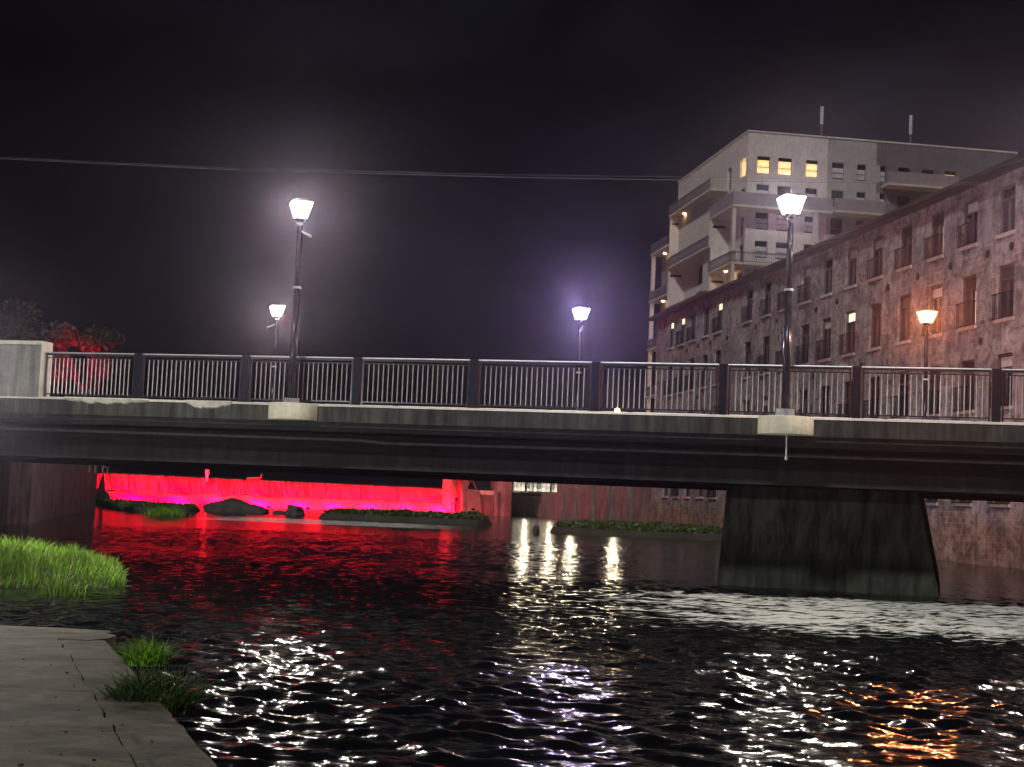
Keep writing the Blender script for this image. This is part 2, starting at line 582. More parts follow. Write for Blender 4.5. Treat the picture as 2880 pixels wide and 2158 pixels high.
# ------------------------------------------------------------------ ledge in front
def jag(a, b_, n, amp, seed):
    r = random.Random(seed)
    out = []
    for i in range(n):
        k = i / n
        p = a.lerp(b_, k)
        out.append((p.x + r.uniform(-amp, amp), p.y + r.uniform(-amp, amp) * 0.5))
    return out
c0 = Vector((-4.02, 16.05))
c1 = Vector((-3.86, 15.1))
c2 = Vector((-1.50, 8.5))
c3 = Vector((0.9, 1.6))
def off(p, d, k):
    n_ = Vector((d.y, -d.x)).normalized() * k
    return (p[0] + n_.x, p[1] + n_.y)
ed = (c2 - c1)
outer = jag(c1, c2, 26, 0.02, 3) + [(c2.x, c2.y), (c3.x, c3.y), (2.8, -4)]
rj = random.Random(17)
inner = [(p[0] - 0.42 + rj.uniform(-0.004, 0.004), p[1] - 0.1) for p in outer]
b = MB()
b.prism((outer + inner[::-1])[::-1], -0.9, 0.236)      # narrow edge slab, sunk a little
structure(b.build('pavement', M['ledge']))
main = [(p[0] - 0.018 + rj.uniform(-0.003, 0.003), p[1]) for p in inner]
back = jag(Vector((-14, 15.35)), Vector((-4.45, 15.0)), 30, 0.02, 8)
b = MB()
b.prism([(-14, -4)] + main[::-1] + back[::-1], -0.9, 0.252)
structure(b.build('pavement', M['ledge']))
b = MB()
b.prism([(p[0], p[1] + 0.03) for p in back] + [(-4.0, 15.02)] + list(reversed(jag(c0, c1, 6, 0.07, 4))) + jag(Vector((-4.6, 16.1)), Vector((-14, 16.4)), 12, 0.03, 12) + [(-14, 16.4)], -0.9, 0.243)
structure(b.build('pavement', M['ledge']))
b = MB()
for _ in range(110):
    x = rj.uniform(-6.5, -1.2); y = rj.uniform(6, 15)
    if x > -3.9 + (15.1 - y) * 0.357 - 0.15: continue
    r_ = rj.uniform(0.005, 0.015)
    a_ = rj.uniform(0, 6.28)
    b.prism([(x + r_ * math.cos(a_ + q * 1.256) * rj.uniform(.6, 1.3), y + r_ * math.sin(a_ + q * 1.256) * rj.uniform(.6, 1.8)) for q in range(5)], 0.252, 0.252 + r_ * 0.7)
tag(b.build('grit', M['concrete']), 'scattered grit and bits of stone on the concrete ledge', 'grit', kind='stuff')

# grass
def blades(name, spots, mat, h, w, lean=0.35, seed=1, seg=3):
    r = random.Random(seed)
    b = MB()
    for (x, y, z, k) in spots:
        a = r.uniform(0, 6.283)
        hh = h * k * r.uniform(0.5, 1.2)
        ww = w * r.uniform(0.6, 1.3)
        dx, dy = math.cos(a), math.sin(a)
        l = lean * hh * r.uniform(0.2, 1.6)
        la = r.uniform(0, 6.283)
        lx, ly = math.cos(la) * l, math.sin(la) * l
        n = len(b.v)
        for i in range(seg + 1):
            t_ = i / seg
            wi = ww * (1 - t_) ** 0.8 + 0.0008
            cx, cy, cz = x + lx * t_ * t_, y + ly * t_ * t_, z + hh * (t_ - 0.25 * t_ * t_ * (l / max(hh, 1e-3)))
            b.v += [(cx - dx * wi, cy - dy * wi, cz), (cx + dx * wi, cy + dy * wi, cz)]
        for i in range(seg):
            q = n + 2 * i
            b.f.append((q, q + 1, q + 3, q + 2))
    return b.build(name, mat)
def bank_h(x, y):
    # low mound of the near grass bank
    e = min(1, max(0, (-5.9 - 0.27 * (y - 25) - x) / 1.1)) * min(1, max(0, (y - (24.2 + 0.9 * (x + 9.0) * 0.6 + 0.0)) / 1.5)) * min(1, max(0, (32 - y) / 1.5))
    return 0.28 * e + 0.05 * noise.noise(Vector((x * 0.9, y * 0.9, 0)))
b = MB()
nx, ny = 46, 40
for j in range(ny + 1):
    for i in range(nx + 1):
        x = -19.5 + 13.6 * i / nx
        y = 22.5 + 10 * j / ny
        b.v.append((x, y, bank_h(x, y) - 0.03))
for j in range(ny):
    for i in range(nx):
        q = j * (nx + 1) + i
        b.f.append((q, q + 1, q + nx + 2, q + nx + 1))
structure(b.build('river_bank_ground', M['soil'], smooth=True))
sp = []
r = random.Random(11)
while len(sp) < 15000:
    x = r.uniform(-12.5, -6.2)
    y = r.uniform(23.5, 31.5)
    z = bank_h(x, y)
    if z < 0.02 or x > -6.1 - 0.27 * (y - 25): continue
    k = 1.0 + 0.7 * noise.noise(Vector((x * 1.1, y * 1.1, 3))) + (0.25 if x < -8.5 else 0)
    if x > -7.6 - 0.27 * (y - 25): k *= 0.8
    sp.append((x, y, z - 0.03, k))
tag(blades('grass', sp[:11500], M['grass'], 0.30, 0.011, 0.45, 2), 'bright green tufted grass on the low river bank at left', 'grass', kind='stuff')
tag(blades('dry_grass', sp[11500:], M['grass_dry'], 0.30, 0.010, 0.6, 5), 'pale dry stems mixed through the green river bank grass', 'grass', kind='stuff')

def tuft(name, cx, cy, z, rad, n, h, label, seed, mat='weed'):
    r = random.Random(seed)
    sp = []
    for _ in range(n):
        a = r.uniform(0, 6.283)
        d = rad * math.sqrt(r.random())
        sp.append((d * math.cos(a), d * math.sin(a), -0.02, 1.15 - 0.5 * d / rad))
    o = blades(name, sp, M[mat], h, 0.006, 0.9, seed)
    o.location = (cx, cy, z)
    return tag(o, label, 'weeds', 'weed clumps on the ledge edge')
tuft('weed_clump', -3.10, 13.6, 0.22, 0.20, 700, 0.26, 'smaller yellow-green weed clump at the corner of the concrete ledge', 21, 'grass')
tuft('weed_clump', -2.52, 11.3, 0.16, 0.30, 1400, 0.36, 'larger dark green weed clump spilling over the ledge edge', 22)

# ------------------------------------------------------------------ bridge
BR = math.radians(-15.6)
BW = 18.0
bridge = thing('bridge', 'dark concrete road bridge crossing the river on one battered pier', 'bridge', (0, 33, 0), BR)
SL, SR = -46.0, 27.0
b = MB()
b.box(SL, SR, 1.2, BW - 1.2, 2.62, 3.48)
b.build('deck', M['asphalt'], bridge)
b = MB()
for y0, y1 in ((0.30, 2.2), (BW - 2.2, BW - 0.30)):
    b.box(SL, SR, y0, y1, 3.484, 3.60)
b.build('sidewalk', M['curb'], bridge)
def edge_beam(y0, y1):
    b = MB()
    n = 146
    r = random.Random(5)
    prof = [(y0, 3.30), (y0, 3.63), (y0 + 0.012, 3.645), (y1, 3.645), (y1, 3.30)]
    k = len(prof)
    for i in range(n + 1):
        x = SL + (SR - SL) * i / n
        for (yy, zz) in prof:
            b.v.append((x, yy, zz))
    for i in range(n):
        for j in range(k):
            j2 = (j + 1) % k
            b.f.append((i * k + j, (i + 1) * k + j, (i + 1) * k + j2, i * k + j2))
    return b
edge_beam(0.0, 0.296).build('edge_beam', M['concrete'], bridge)
edge_beam(BW - 0.296, BW).build('edge_beam', M['concrete'], bridge)
b = MB()
for q in range(1):
    pr = [(-0.02, 3.6485), (0.035, 3.70), (0.30, 3.705), (0.30, 3.6485)]
    b.v += [(x, y, z) for x in (SL, SR) for (y, z) in pr]
    b.f += [(0, 1, 2, 3), (4, 7, 6, 5)] + [(i, 4 + i, 4 + (i + 1) % 4, (i + 1) % 4) for i in range(4)]
b.build('curb_cap', M['curb'], bridge)
b = MB()
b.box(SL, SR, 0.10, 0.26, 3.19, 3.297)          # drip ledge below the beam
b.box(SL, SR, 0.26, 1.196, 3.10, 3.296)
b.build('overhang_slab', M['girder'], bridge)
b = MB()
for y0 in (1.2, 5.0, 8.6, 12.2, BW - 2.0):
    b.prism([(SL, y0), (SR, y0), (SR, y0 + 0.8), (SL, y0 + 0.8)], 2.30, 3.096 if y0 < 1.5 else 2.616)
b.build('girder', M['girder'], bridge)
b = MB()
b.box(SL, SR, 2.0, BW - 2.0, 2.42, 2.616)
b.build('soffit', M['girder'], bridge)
b = MB()
b.path([(SL, 1.08, 2.98), (-3.9, 1.08, 2.95), (-3.2, 1.08, 2.90), (2.0, 1.08, 2.93), (SR, 1.08, 2.95)], 0.035, 8)
b.build('conduit', M['conduit'], bridge)
# pale spalled patches on the beam, near the left end
rr = random.Random(9)
for (x0_, x1_, dep) in ((-10.9, -8.7, 0.10), (-7.75, -6.6, 0.20)):
    b = MB()
    n = 40
    for i in range(n + 1):
        x = x0_ + (x1_ - x0_) * i / n
        k = math.sin(math.pi * i / n)
        d = dep * k * (0.55 + 0.9 * abs(noise.noise(Vector((x * 2.2, 0, 4))))) + 0.012 + 0.02 * rr.random()
        o_ = 0.022 + 0.03 * k + 0.01 * rr.random()
        b.v += [(x, -0.021, 3.712), (x, -0.02 - o_, 3.690 - 0.02 * rr.random()), (x, -0.012 - o_ * 0.6, 3.690 - d), (x, -0.001, 3.685 - d - 0.02)]
    for i in range(n):
        for j in range(3):
            q = i * 4 + j
            b.f.append((q, q + 4, q + 5, q + 1))
        q = i * 4
        b.f.append((q + 3, q + 7, q + 4, q))
    b.f += [(0, 1, 2, 3), (n * 4 + 3, n * 4 + 2, n * 4 + 1, n * 4)]
    b.build('spalled_patch', M['curb'], bridge)
# pier: battered wall with a pointed nose, aligned with the river
ib = Matrix.Rotation(-BR, 3, 'Z')
def to_b(x, y):
    v = ib @ Vector((x, y - 33, 0))
    return (v.x, v.y)
foot = [(4.80, 35.25), (9.85, 33.75), (13.7, 47.6), (8.7, 49.1)]
head = [(5.12, 35.75), (9.22, 34.45), (12.9, 47.4), (9.0, 48.6)]
b = MB()
b.prism([to_b(*p) for p in foot], -1.15, 2.296, [to_b(*p) for p in head])
b.build('pier', M['pier'], bridge)
b = MB()
b.prism([to_b(-60, 50), to_b(-15.2, 37.3), to_b(-18.5, 57.3), to_b(-58, 68)], -1.15, 2.295)
b.build('abutment', M['wallconc'], bridge)
b = MB()
b.prism([(17.5, 2.5), (SR, 2.5), (SR, BW), (13.0 + 1.3, BW)], -1.15, 2.295)
b.build('abutment', M['wallconc'], bridge)
# parapet end block at left
b = MB()
b.box(-18, -11.62, 0.02, 0.42, 3.675, 4.93)
pb = b.build('parapet_wall', M['parapet'], bridge)
b = MB()
b.box(-18, -11.60, -0.02, 0.46, 4.933, 5.02)
b.build('parapet_coping', M['curb'], bridge)
b = MB()
b.box(-11.615, -11.585, 0.0, 0.44, 3.70, 4.93)
b.build('parapet_end_face', M['curb'], bridge)

# railings ---------------------------------------------------------------
P0, PS = -9.09, 2.728
def railing(y, label, k0, k1, first=None):
    t = thing('bridge_railing', label, 'railing', (0, 33, 0), BR, 'railings along the two bridge edges')
    post = panel = None
    for k in range(k0, k1 + 1):
        x = P0 + PS * k
        if post is None:
            b = MB()
            b.box(-0.085, 0.085, -0.07, 0.07, 3.675, 4.74)
            b.box(-0.095, 0.095, -0.08, 0.08, 4.742, 4.77)
            post = b.build('post', M['dark_paint'], t, (x, y, 0))
            b = MB()
            b.box(-0.13, 0.13, -0.11, 0.11, 3.6735, 3.69)
            bp = b.build('base_plate', M['galv'], post, (0, 0, 0))
        else:
            c = post.copy(); COL.objects.link(c); c.parent = t; c.location = (x, y, 0)
            d = bp.copy(); COL.objects.link(d); d.parent = c
    x0s = [P0 + PS * k for k in range(k0, k1)]
    def make_panel(L):
        b = MB()
        n = 20
        for i in range(n):
            xx = 0.12 + (L - 0.24) * (i + 0.5) / n
            b.tube((xx, 0, 3.79), (xx, 0, 4.63), 0.0115, n=6, caps=False)
        bars = b
        b2 = MB()
        b2.box(0.03, L - 0.03, -0.035, 0.035, 4.70, 4.735)
        b2.box(0.03, L - 0.03, -0.02, 0.02, 4.63, 4.65)
        b2.box(0.03, L - 0.03, -0.02, 0.02, 3.765, 3.79)
        b2.box(0.03, 0.06, -0.02, 0.02, 3.70, 4.70)
        b2.box(L - 0.06, L - 0.03, -0.02, 0.02, 3.70, 4.70)
        b3 = MB()
        b3.tube((0.0, 0, 4.757), (L, 0, 4.757), 0.022, n=10)
        return bars, b2, b3
    L = PS - 0.17
    src = None
    for x0 in x0s:
        if src is None:
            a_, b_, c_ = make_panel(L)
            p = b_.build('panel_frame', M['rail_paint'], t, (x0 + 0.085, y, 0))
            s1 = a_.build('bars', M['bar_paint'], p)
            s2 = c_.build('handrail', M['galv'], p)
            src = (p, s1, s2)
        else:
            p = src[0].copy(); COL.objects.link(p); p.parent = t; p.location = (x0 + 0.085, y, 0)
            for s_ in src[1:]:
                q = s_.copy(); COL.objects.link(q); q.parent = p
    # short panel to the parapet block
    L2 = (P0 + PS * k0 - 0.085) - (-11.58)
    a_, b_, c_ = make_panel(L2)
    if k0 == 0:
        p = b_.build('panel_frame', M['rail_paint'], t, (-11.58, y, 0))
        a_.build('bars', M['bar_paint'], p)
        c_.build('handrail', M['galv'], p)
    return t
railing(0.15, 'near railing of dark posts and slim vertical bars along the bridge edge', 0, 12)
railing(BW - 0.15, 'far railing on the opposite edge of the bridge, behind the near one', -9, 12)

# corbels under the near lamps are part of the bridge
LX = (-5.06, 5.88)
for i, x in enumerate(LX):
    b = MB()
    b.lathe([(0.0, 3.30), (0.56, 3.31), (0.57, 3.33), (0.57, 3.67), (0.55, 3.69), (0.0, 3.695)], 24, (0, 0), math.pi, 2 * math.pi)
    b.build('lamp_corbel', M['corbel'], bridge, (x, 0.0, 0), 0, True)
b = MB()
b.tube((0, 0, 2.86), (0, 0, 3.30), 0.022, n=8)
b.tube((0, 0, 2.80), (0, 0, 2.87), 0.035, n=8)
b.build('drain_pipe', M['galv'], bridge, (5.92, -0.10, 0))

# ------------------------------------------------------------------ street lamps
LAMPS = {}
def lamp_glow(name, col, s):
    # lightly frosted lantern glass: glows itself and lets the bulb shine through
    m, t, b = newmat(name)
    e_ = t.nodes.new("ShaderNodeEmission")
    e_.inputs["Color"].default_value = tuple(col) + (1,)
    e_.inputs["Strength"].default_value = 45
    tr_ = t.nodes.new("ShaderNodeBsdfTransparent")
    ms = t.nodes.new("ShaderNodeMixShader")
    ms.inputs[0].default_value = 0.35
    t.links.new(tr_.outputs[0], ms.inputs[1])
    t.links.new(e_.outputs[0], ms.inputs[2])
    t.links.new(ms.outputs[0], t.nodes["Material Output"].inputs["Surface"])
    t.nodes.remove(b)
    LAMPS[name] = (col, s)
    return m
M['glow_white'] = lamp_glow('lantern_white', (1.0, 0.90, 0.78), 1300)
M['glow_violet'] = lamp_glow('lantern_cool', (0.74, 0.60, 1.0), 2300)
M['glow_orange'] = lamp_glow('lantern_orange', (1.0, 0.27, 0.08), 3000)
M['glow_bank'] = lamp_glow('lantern_bank', (1.0, 0.97, 0.85), 2000)
M['glow_strong'] = lamp_glow('lantern_strong', (1.0, 0.80, 0.70), 2800)
M['glow_far'] = lamp_glow('lantern_far', (1.0, 0.84, 0.55), 800)
def street_lamp(loc, glow, label, rz=0.5, arm=None, base='sleeve', H=4.62, group='lantern street lamps on the bridge'):
    t = thing('street_lamp', label, 'street lamp', loc, rz, group)
    b = MB()
    b.tube((0, 0, 0), (0, 0, 2.58), 0.082, 0.075, 16)
    b.tube((0, 0, 2.62), (0, 0, H - 0.55), 0.066, 0.060, 16)
    p = b.build('pole', M['pole_paint'], t, smooth=False)
    for f in p.data.polygons: f.use_smooth = len(f.vertices) == 4
    b = MB()
    b.tube((0, 0, 2.575), (0, 0, 2.625), 0.095, n=16)
    b.build('collar', M['galv'], t)
    b = MB()
    if base == 'sleeve':
        b.tube((0, 0, 0.0), (0, 0, 0.14), 0.20, 0.19, 14)
    else:
        b.box(-0.17, 0.17, -0.17, 0.17, 0.0, 0.10)
    b.build('base', M['galv'], t)
    z0 = H - 0.50
    b = MB()
    b.tube((0, 0, H - 0.55), (0, 0, z0 + 0.03), 0.085, 0.11, 12)
    b.box(-0.145, 0.145, -0.145, 0.145, z0 + 0.03, z0 + 0.05)
    ht, hb, zt, zb = 0.245, 0.135, z0 + 0.41, z0 + 0.05
    for sx_, sy_ in ((1, 1), (1, -1), (-1, -1), (-1, 1)):
        b.tube((sx_ * hb, sy_ * hb, zb), (sx_ * ht, sy_ * ht, zt), 0.010, n=5)
    for a_, c_ in (((1, 1), (1, -1)), ((1, -1), (-1, -1)), ((-1, -1), (-1, 1)), ((-1, 1), (1, 1))):
        b.tube((a_[0] * ht, a_[1] * ht, zt), (c_[0] * ht, c_[1] * ht, zt), 0.012, n=5)
    b.build('lantern_frame', M['dark_paint'], t)
    b = MB()
    n = 4
    b.prism([(0.255, 0.255), (-0.255, 0.255), (-0.255, -0.255), (0.255, -0.255)][::-1], zt + 0.012, zt + 0.07, [(0.10, 0.10), (-0.10, 0.10), (-0.10, -0.10), (0.10, -0.10)][::-1])
    b.build('lantern_cap', M['dark_paint'], t)
    b = MB()
    i_ = 0.012
    b.prism([(-hb + i_, -hb + i_), (hb - i_, -hb + i_), (hb - i_, hb - i_), (-hb + i_, hb - i_)], zb + 0.004, zt - 0.004, [(-ht + i_, -ht + i_), (ht - i_, -ht + i_), (ht - i_, ht - i_), (-ht + i_, ht - i_)])
    b.build('lantern_glass', M[glow], t)
    col_, s_ = LAMPS[M[glow].name]
    key = 'bulb_' + M[glow].name
    pl = bpy.data.lights.get(key)
    if pl is None:
        pl = bpy.data.lights.new(key, 'POINT')
        pl.color = col_
        pl.energy = s_
        pl.shadow_soft_size = 0.07
    bo = bpy.data.objects.new('bulb', pl)
    COL.objects.link(bo)
    bo.parent = t
    bo.location = (0, 0, (zt + zb) / 2)
    if arm is not None:
        b = MB()
        ca, sa = math.cos(arm - rz), math.sin(arm - rz)
        b.tube((0, 0, H - 0.72), (0.30 * ca, 0.30 * sa, H - 0.86), 0.022, 0.02, 8)
        b.tube((0.28 * ca, 0.28 * sa, H - 0.85), (0.34 * ca, 0.34 * sa, H - 0.88), 0.035, 0.03, 8)
        b.build('bracket_arm', M['galv'], t)
    return t
def bpt(s_, n_, z):
    c_, q_ = math.cos(BR), math.sin(BR)
    return (s_ * c_ - n_ * q_, 33 + s_ * q_ + n_ * c_, z)
street_lamp(bpt(LX[0], -0.20, 3.695), 'glow_white', 'tall white street lamp on the left concrete corbel of the near bridge edge', 0.25, -0.6, 'plate')
street_lamp(bpt(LX[1], -0.20, 3.695), 'glow_white', 'tall white street lamp on the right corbel, in front of the old mill', 0.15, None, 'sleeve')
fl = [(-13.87, 'glow_white', 'white street lamp on the far side of the bridge, leftmost of the smaller lamps', math.pi + 0.4),
      (-2.76, 'glow_violet', 'dazzling cool-white street lamp on the far side, near the middle of the bridge', None),
      (8.50, 'glow_orange', 'orange-glowing street lamp on the far side in front of the mill wall', 0.3)]
far = []
for s_, gl, lab, am in fl:
    far.append(street_lamp(bpt(s_, BW + 0.15, 3.47), gl, lab, 0.3, am, 'plate', 4.85))
b = MB()
b.box(-0.05, 0.05, -0.17, -0.09, 0.85, 1.0)
b.build('service_light', M['lit_small'], far[0])
# lamps of the same kind just outside the frame (they light the mill, ledge and grass)
street_lamp(bpt(11.75, -0.20, 3.705), 'glow_strong', 'unseen street lamp added on the near bridge edge, right of the view, for water glints', 0.2, None, 'plate')  # added out of view, off the lamp spacing, for glints at right
street_lamp(bpt(19.7, BW + 0.15, 3.47), 'glow_white', 'street lamp on the far bridge edge, beyond the right edge of the view', 0.2, None, 'plate')
street_lamp((-9.75, 26.0, 0.2), 'glow_bank', 'street lamp by the grassy bank, beyond the left edge of the view', 0.2, None, 'plate', 3.5, 'lantern street lamps on the river bank')
# lamps on the terrace across the river, hidden from direct view by the bridge deck
for x, y, z in ((1.9, 158, 4.2), (4.4, 156, 4.0), (6.4, 152, 4.2), (10.0, 142, 4.6)):
    street_lamp((x, y, 2.35), 'glow_far', 'small warm terrace lamp on the far bank, hidden behind the bridge deck', 0.3, None, 'plate', z + 0.6, 'terrace lamps on the far bank')

# small amber marker lamp on the curb
t = thing('marker_lamp', 'small glowing amber marker lamp on the curb right of the middle of the bridge', 'lamp', bpt(2.32, 0.10, 3.672), BR)
b = MB()
b.box(-0.07, 0.07, -0.05, 0.05, 0.0, 0.03)
b.build('base', M['dark_paint'], t)
b = MB()
b.lathe([(0.055, 0.03), (0.06, 0.06), (0.045, 0.10), (0.0, 0.115)], 12)
b.build('lens', emis('amber_lens', (1.0, 0.62, 0.2), 14), t, smooth=True)

# overhead cables
def cable(pts, r, label):
    b = MB()
    P = [Vector(p) for p in pts]
    out = []
    for i in range(len(P) - 1):
        for k in range(8):
            out.append(P[i].lerp(P[i + 1], k / 8))
    out.append(P[-1])
    b.path(out, r, 6)
    return tag(b.build('overhead_cable', M['cable'], smooth=True), label, 'cable', 'overhead cables')
CY_ = 40
cp = [(-400, 422), (0, 447), (676, 479), (1440, 499), (2100, 510), (2480, 516), (2900, 520), (3300, 522)]
cable([at_y(x, y, CY_) for x, y in cp], 0.006, 'overhead cable crossing the night sky, the lower of the pair')
cp = [(-400, 417), (0, 443), (676, 474), (1440, 492), (2100, 500), (2480, 509), (2900, 518), (3300, 524)]
cable([at_y(x, y, CY_ + 1.2) for x, y in cp], 0.004, 'thinner overhead cable crossing the night sky, the upper of the pair')

# ------------------------------------------------------------------ the old mill
md = Vector((-0.158, 1, 0)).normalized()
mrz = math.atan2(md.y, md.x)
mill = thing('mill_building', 'long old stone mill with peeling walls and rows of tall dark windows', 'building', (18.65, 55.7, 0), mrz)
COLS = [-4.7, -1.65, 1.45, 4.52, 7.6, 10.73, 13.93, 17.03, 20.19, 23.26, 26.44, 29.53, 32.78, 38.71, 41.53, 44.58, 47.24, 50.05]
ROWS = [(12.55, 14.40), (9.30, 11.35), (5.97, 7.97), (2.33, 4.75)]
def wall_open(b, x0, x1, z0, z1, holes, depth, y=0.0, sgn=1):
    xs = sorted({x0, x1} | {h[0] for h in holes} | {h[1] for h in holes})
    zs = sorted({z0, z1} | {h[2] for h in holes} | {h[3] for h in holes})
    for i in range(len(xs) - 1):
        for j in range(len(zs) - 1):
            cx = (xs[i] + xs[i + 1]) / 2
            cz = (zs[j] + zs[j + 1]) / 2
            if any(h[0] < cx < h[1] and h[2] < cz < h[3] for h in holes):
                continue
            b.quad((xs[i], y, zs[j]), (xs[i + 1], y, zs[j]), (xs[i + 1], y, zs[j + 1]), (xs[i], y, zs[j + 1]))
    d = y - depth * sgn
    for (a, c, e_, f_) in holes:
        b.quad((a, y, e_), (a, d, e_), (a, d, f_), (a, y, f_))
        b.quad((c, y, e_), (c, d, e_), (c, d, f_), (c, y, f_))
        b.quad((a, y, e_), (c, y, e_), (c, d, e_), (a, d, e_))
        b.quad((a, y, f_), (c, y, f_), (c, d, f_), (a, d, f_))
TE = 54.0
holes = []
rw = random.Random(4)
spec = {}
for ri, (z0, z1) in enumerate(ROWS):
    for ci, x in enumerate(COLS):
        if ri == 3 and ci in (6, 9, 12, 7): continue
        holes.append((x - 0.66, x + 0.66, z0, z1))
b = MB()
wall_open(b, -9, TE, -1.15, 14.85, holes, 0.20)
b.quad((-9, -0.42, -1), (TE, -0.42, -1), (TE, -0.42, 14.85), (-9, -0.42, 14.85)) if False else None
b.quad((TE, 0, -1.15), (TE, -14, -1.15), (TE, -14, 14.85), (TE, 0, 14.85))
b.quad((-9, 0, -1.15), (-9, -14, -1.15), (-9, -14, 14.85), (-9, 0, 14.85))
b.quad((-9, -14, -1.15), (TE, -14, -1.15), (TE, -14, 14.85), (-9, -14, 14.85))
b.build('wall', M['mill'], mill)
b = MB()      # roof: eaves fascia, gutter and low slope
b.box(-9.4, TE + 0.4, -0.3, 0.50, 14.853, 15.02)
b.v += [(-9.4, 0.58, 15.02), (TE + 0.4, 0.58, 15.02), (TE + 0.4, -7, 17.0), (-9.4, -7, 17.0), (-9.4, -14.3, 15.02), (TE + 0.4, -14.3, 15.02)]
n = len(b.v) - 6
b.f += [(n, n + 1, n + 2, n + 3), (n + 3, n + 2, n + 5, n + 4), (n, n + 3, n + 4), (n + 1, n + 5, n + 2)]
roof = b.build('roof', M['black'], mill)
b = MB()
b.box(-9.4, TE + 0.4, 0.505, 0.62, 14.90, 15.05)
b.build('gutter', M['black'], roof)
# windows: one of each kind, then copied
def mill_window(kind, h):
    b = MB()
    w = 0.655
    b.box(-w, -w + 0.07, -0.36, -0.28, 0.0, h); b.box(w - 0.07, w, -0.36, -0.28, 0.0, h)
    b.box(-w + 0.07, w - 0.07, -0.36, -0.28, h - 0.08, h); b.box(-w + 0.07, w - 0.07, -0.36, -0.28, 0.0, 0.08)
    b.box(-0.03, 0.03, -0.355, -0.285, 0.08, h - 0.55)
    b.box(-w + 0.07, w - 0.07, -0.355, -0.285, h - 0.56, h - 0.50)
    b.v = [(v[0], v[1] + 0.20, v[2]) for v in b.v]
    fr = b.build('window', M['frame'], mill)
    b = MB()
    b.quad((-w, -0.190, 0), (w, -0.190, 0), (w, -0.190, h), (-w, -0.190, h))
    kids = [b.build('pane', M['pane_red'] if kind in ('red', 'strip') else M['pane'], fr)]
    if kind in ('transom', 'transom_strip'):
        b = MB(); b.quad((-w + .1, -0.170, h - 0.48), (w - .1, -0.170, h - 0.48), (w - .1, -0.170, h - 0.1), (-w + .1, -0.170, h - 0.1))
        kids.append(b.build('lit_transom', M['lit_small'], fr))
    if kind in ('blind',):
        b = MB(); b.quad((-w + .1, -0.170, h - 0.48), (w - .1, -0.170, h - 0.48), (w - .1, -0.170, h - 0.1), (-w + .1, -0.170, h - 0.1))
        kids.append(b.build('blind', M['blind'], fr))
    if kind in ('strip', 'transom_strip'):
        b = MB(); b.quad((-0.42, -0.165, 0.1), (-0.28, -0.165, 0.1), (-0.28, -0.165, h * 0.68), (-0.42, -0.165, h * 0.68))
        kids.append(b.build('curtain_gap', M['lit_strip'], fr))
    b = MB()
    b.box(-0.74, 0.74, -0.05, 0.09, -0.13, -0.003)
    kids.append(b.build('sill', M['sill'], fr))
    b = MB()          # shallow guard rail over the lower half
    z = h * 0.46
    b.tube((-0.70, 0.22, z), (0.70, 0.22, z), 0.02, n=6)
    b.tube((-0.70, 0.22, 0.0), (0.70, 0.22, 0.0), 0.018, n=6)
    for xx in (-0.70, 0.70):
        b.tube((xx, 0.0, z), (xx, 0.22, z), 0.018, n=6); b.tube((xx, 0.0, 0.0), (xx, 0.22, 0.0), 0.018, n=6)
    for i in range(13):
        xx = -0.70 + 1.4 * i / 12
        b.tube((xx, 0.22, 0), (xx, 0.22, z), 0.011, n=5, caps=False)
    for i in range(1, 3):
        for xx in (-0.7, 0.7):
            b.tube((xx, 0.22 * i / 3, 0), (xx, 0.22 * i / 3, z), 0.011, n=5, caps=False)
    kids.append(b.build('guard_rail', M['dark_paint'], fr))
    return fr, kids
M['lit_strip'] = emis('curtain_gap_light', (1.0, 0.72, 0.55), 0.9)
KIND = {(0, 17): 'transom_strip', (0, 16): 'transom_strip', (0, 15): 'strip', (0, 13): 'transom', (0, 4): 'strip', (0, 3): 'blind', (0, 6): 'blind',
        (0, 7): 'blind', (0, 9): 'blind', (0, 5): 'red', (0, 10): 'blind', (1, 3): 'strip', (1, 6): 'strip', (1, 7): 'transom_strip', (1, 8): 'blind',
        (1, 4): 'blind', (1, 2): 'red', (1, 5): 'red', (2, 2): 'blind', (2, 4): 'strip', (2, 6): 'red', (2, 7): 'strip', (2, 11): 'blind', (3, 13): 'red', (3, 14): 'red', (3, 15): 'red', (2, 3): 'red'}
cache = {}
for ri, (z0, z1) in enumerate(ROWS):
    for ci, x in enumerate(COLS):
        if ri == 3 and ci in (6, 9, 12, 7): continue
        k = KIND.get((ri, ci), 'dark')
        key = (k, round(z1 - z0, 2))
        if key not in cache:
            fr, kids = mill_window(k, z1 - z0)
            fr.location = (x, 0, z0)
            cache[key] = (fr, kids)
        else:
            fr, kids = cache[key]
            c = fr.copy(); COL.objects.link(c); c.parent = mill; c.location = (x, 0, z0)
            for q in kids:
                if q.name.startswith('guard_rail') and rw.random() < 0.35: continue
                d = q.copy(); COL.objects.link(d); d.parent = c
# star-shaped tie plates between rows
b = MB()
b.lathe([(0.0, 0.0), (0.17, 0.0), (0.15, 0.05), (0.0, 0.07)], 8)
b.v = [(v[0], v[2] + 0.002, v[1]) for v in b.v]
tp = None
for z in (12.0, 8.65, 5.25):
    for i, x in enumerate([1.0, 3.1, 6.1, 9.2, 12.3, 15.5, 18.6, 21.7, 28.0, 31.0, 37.0, 40.2, 43.0, 46.0]):
        if rw.random() < 0.2: continue
        if tp is None:
            tp = b.build('tie_plate', M['black'], mill, (x, 0, z)); c = tp
        else:
            c = tp.copy(); COL.objects.link(c); c.parent = mill
        c.location = (x + rw.uniform(-.3, .3), 0, z + rw.uniform(-.1, .1))

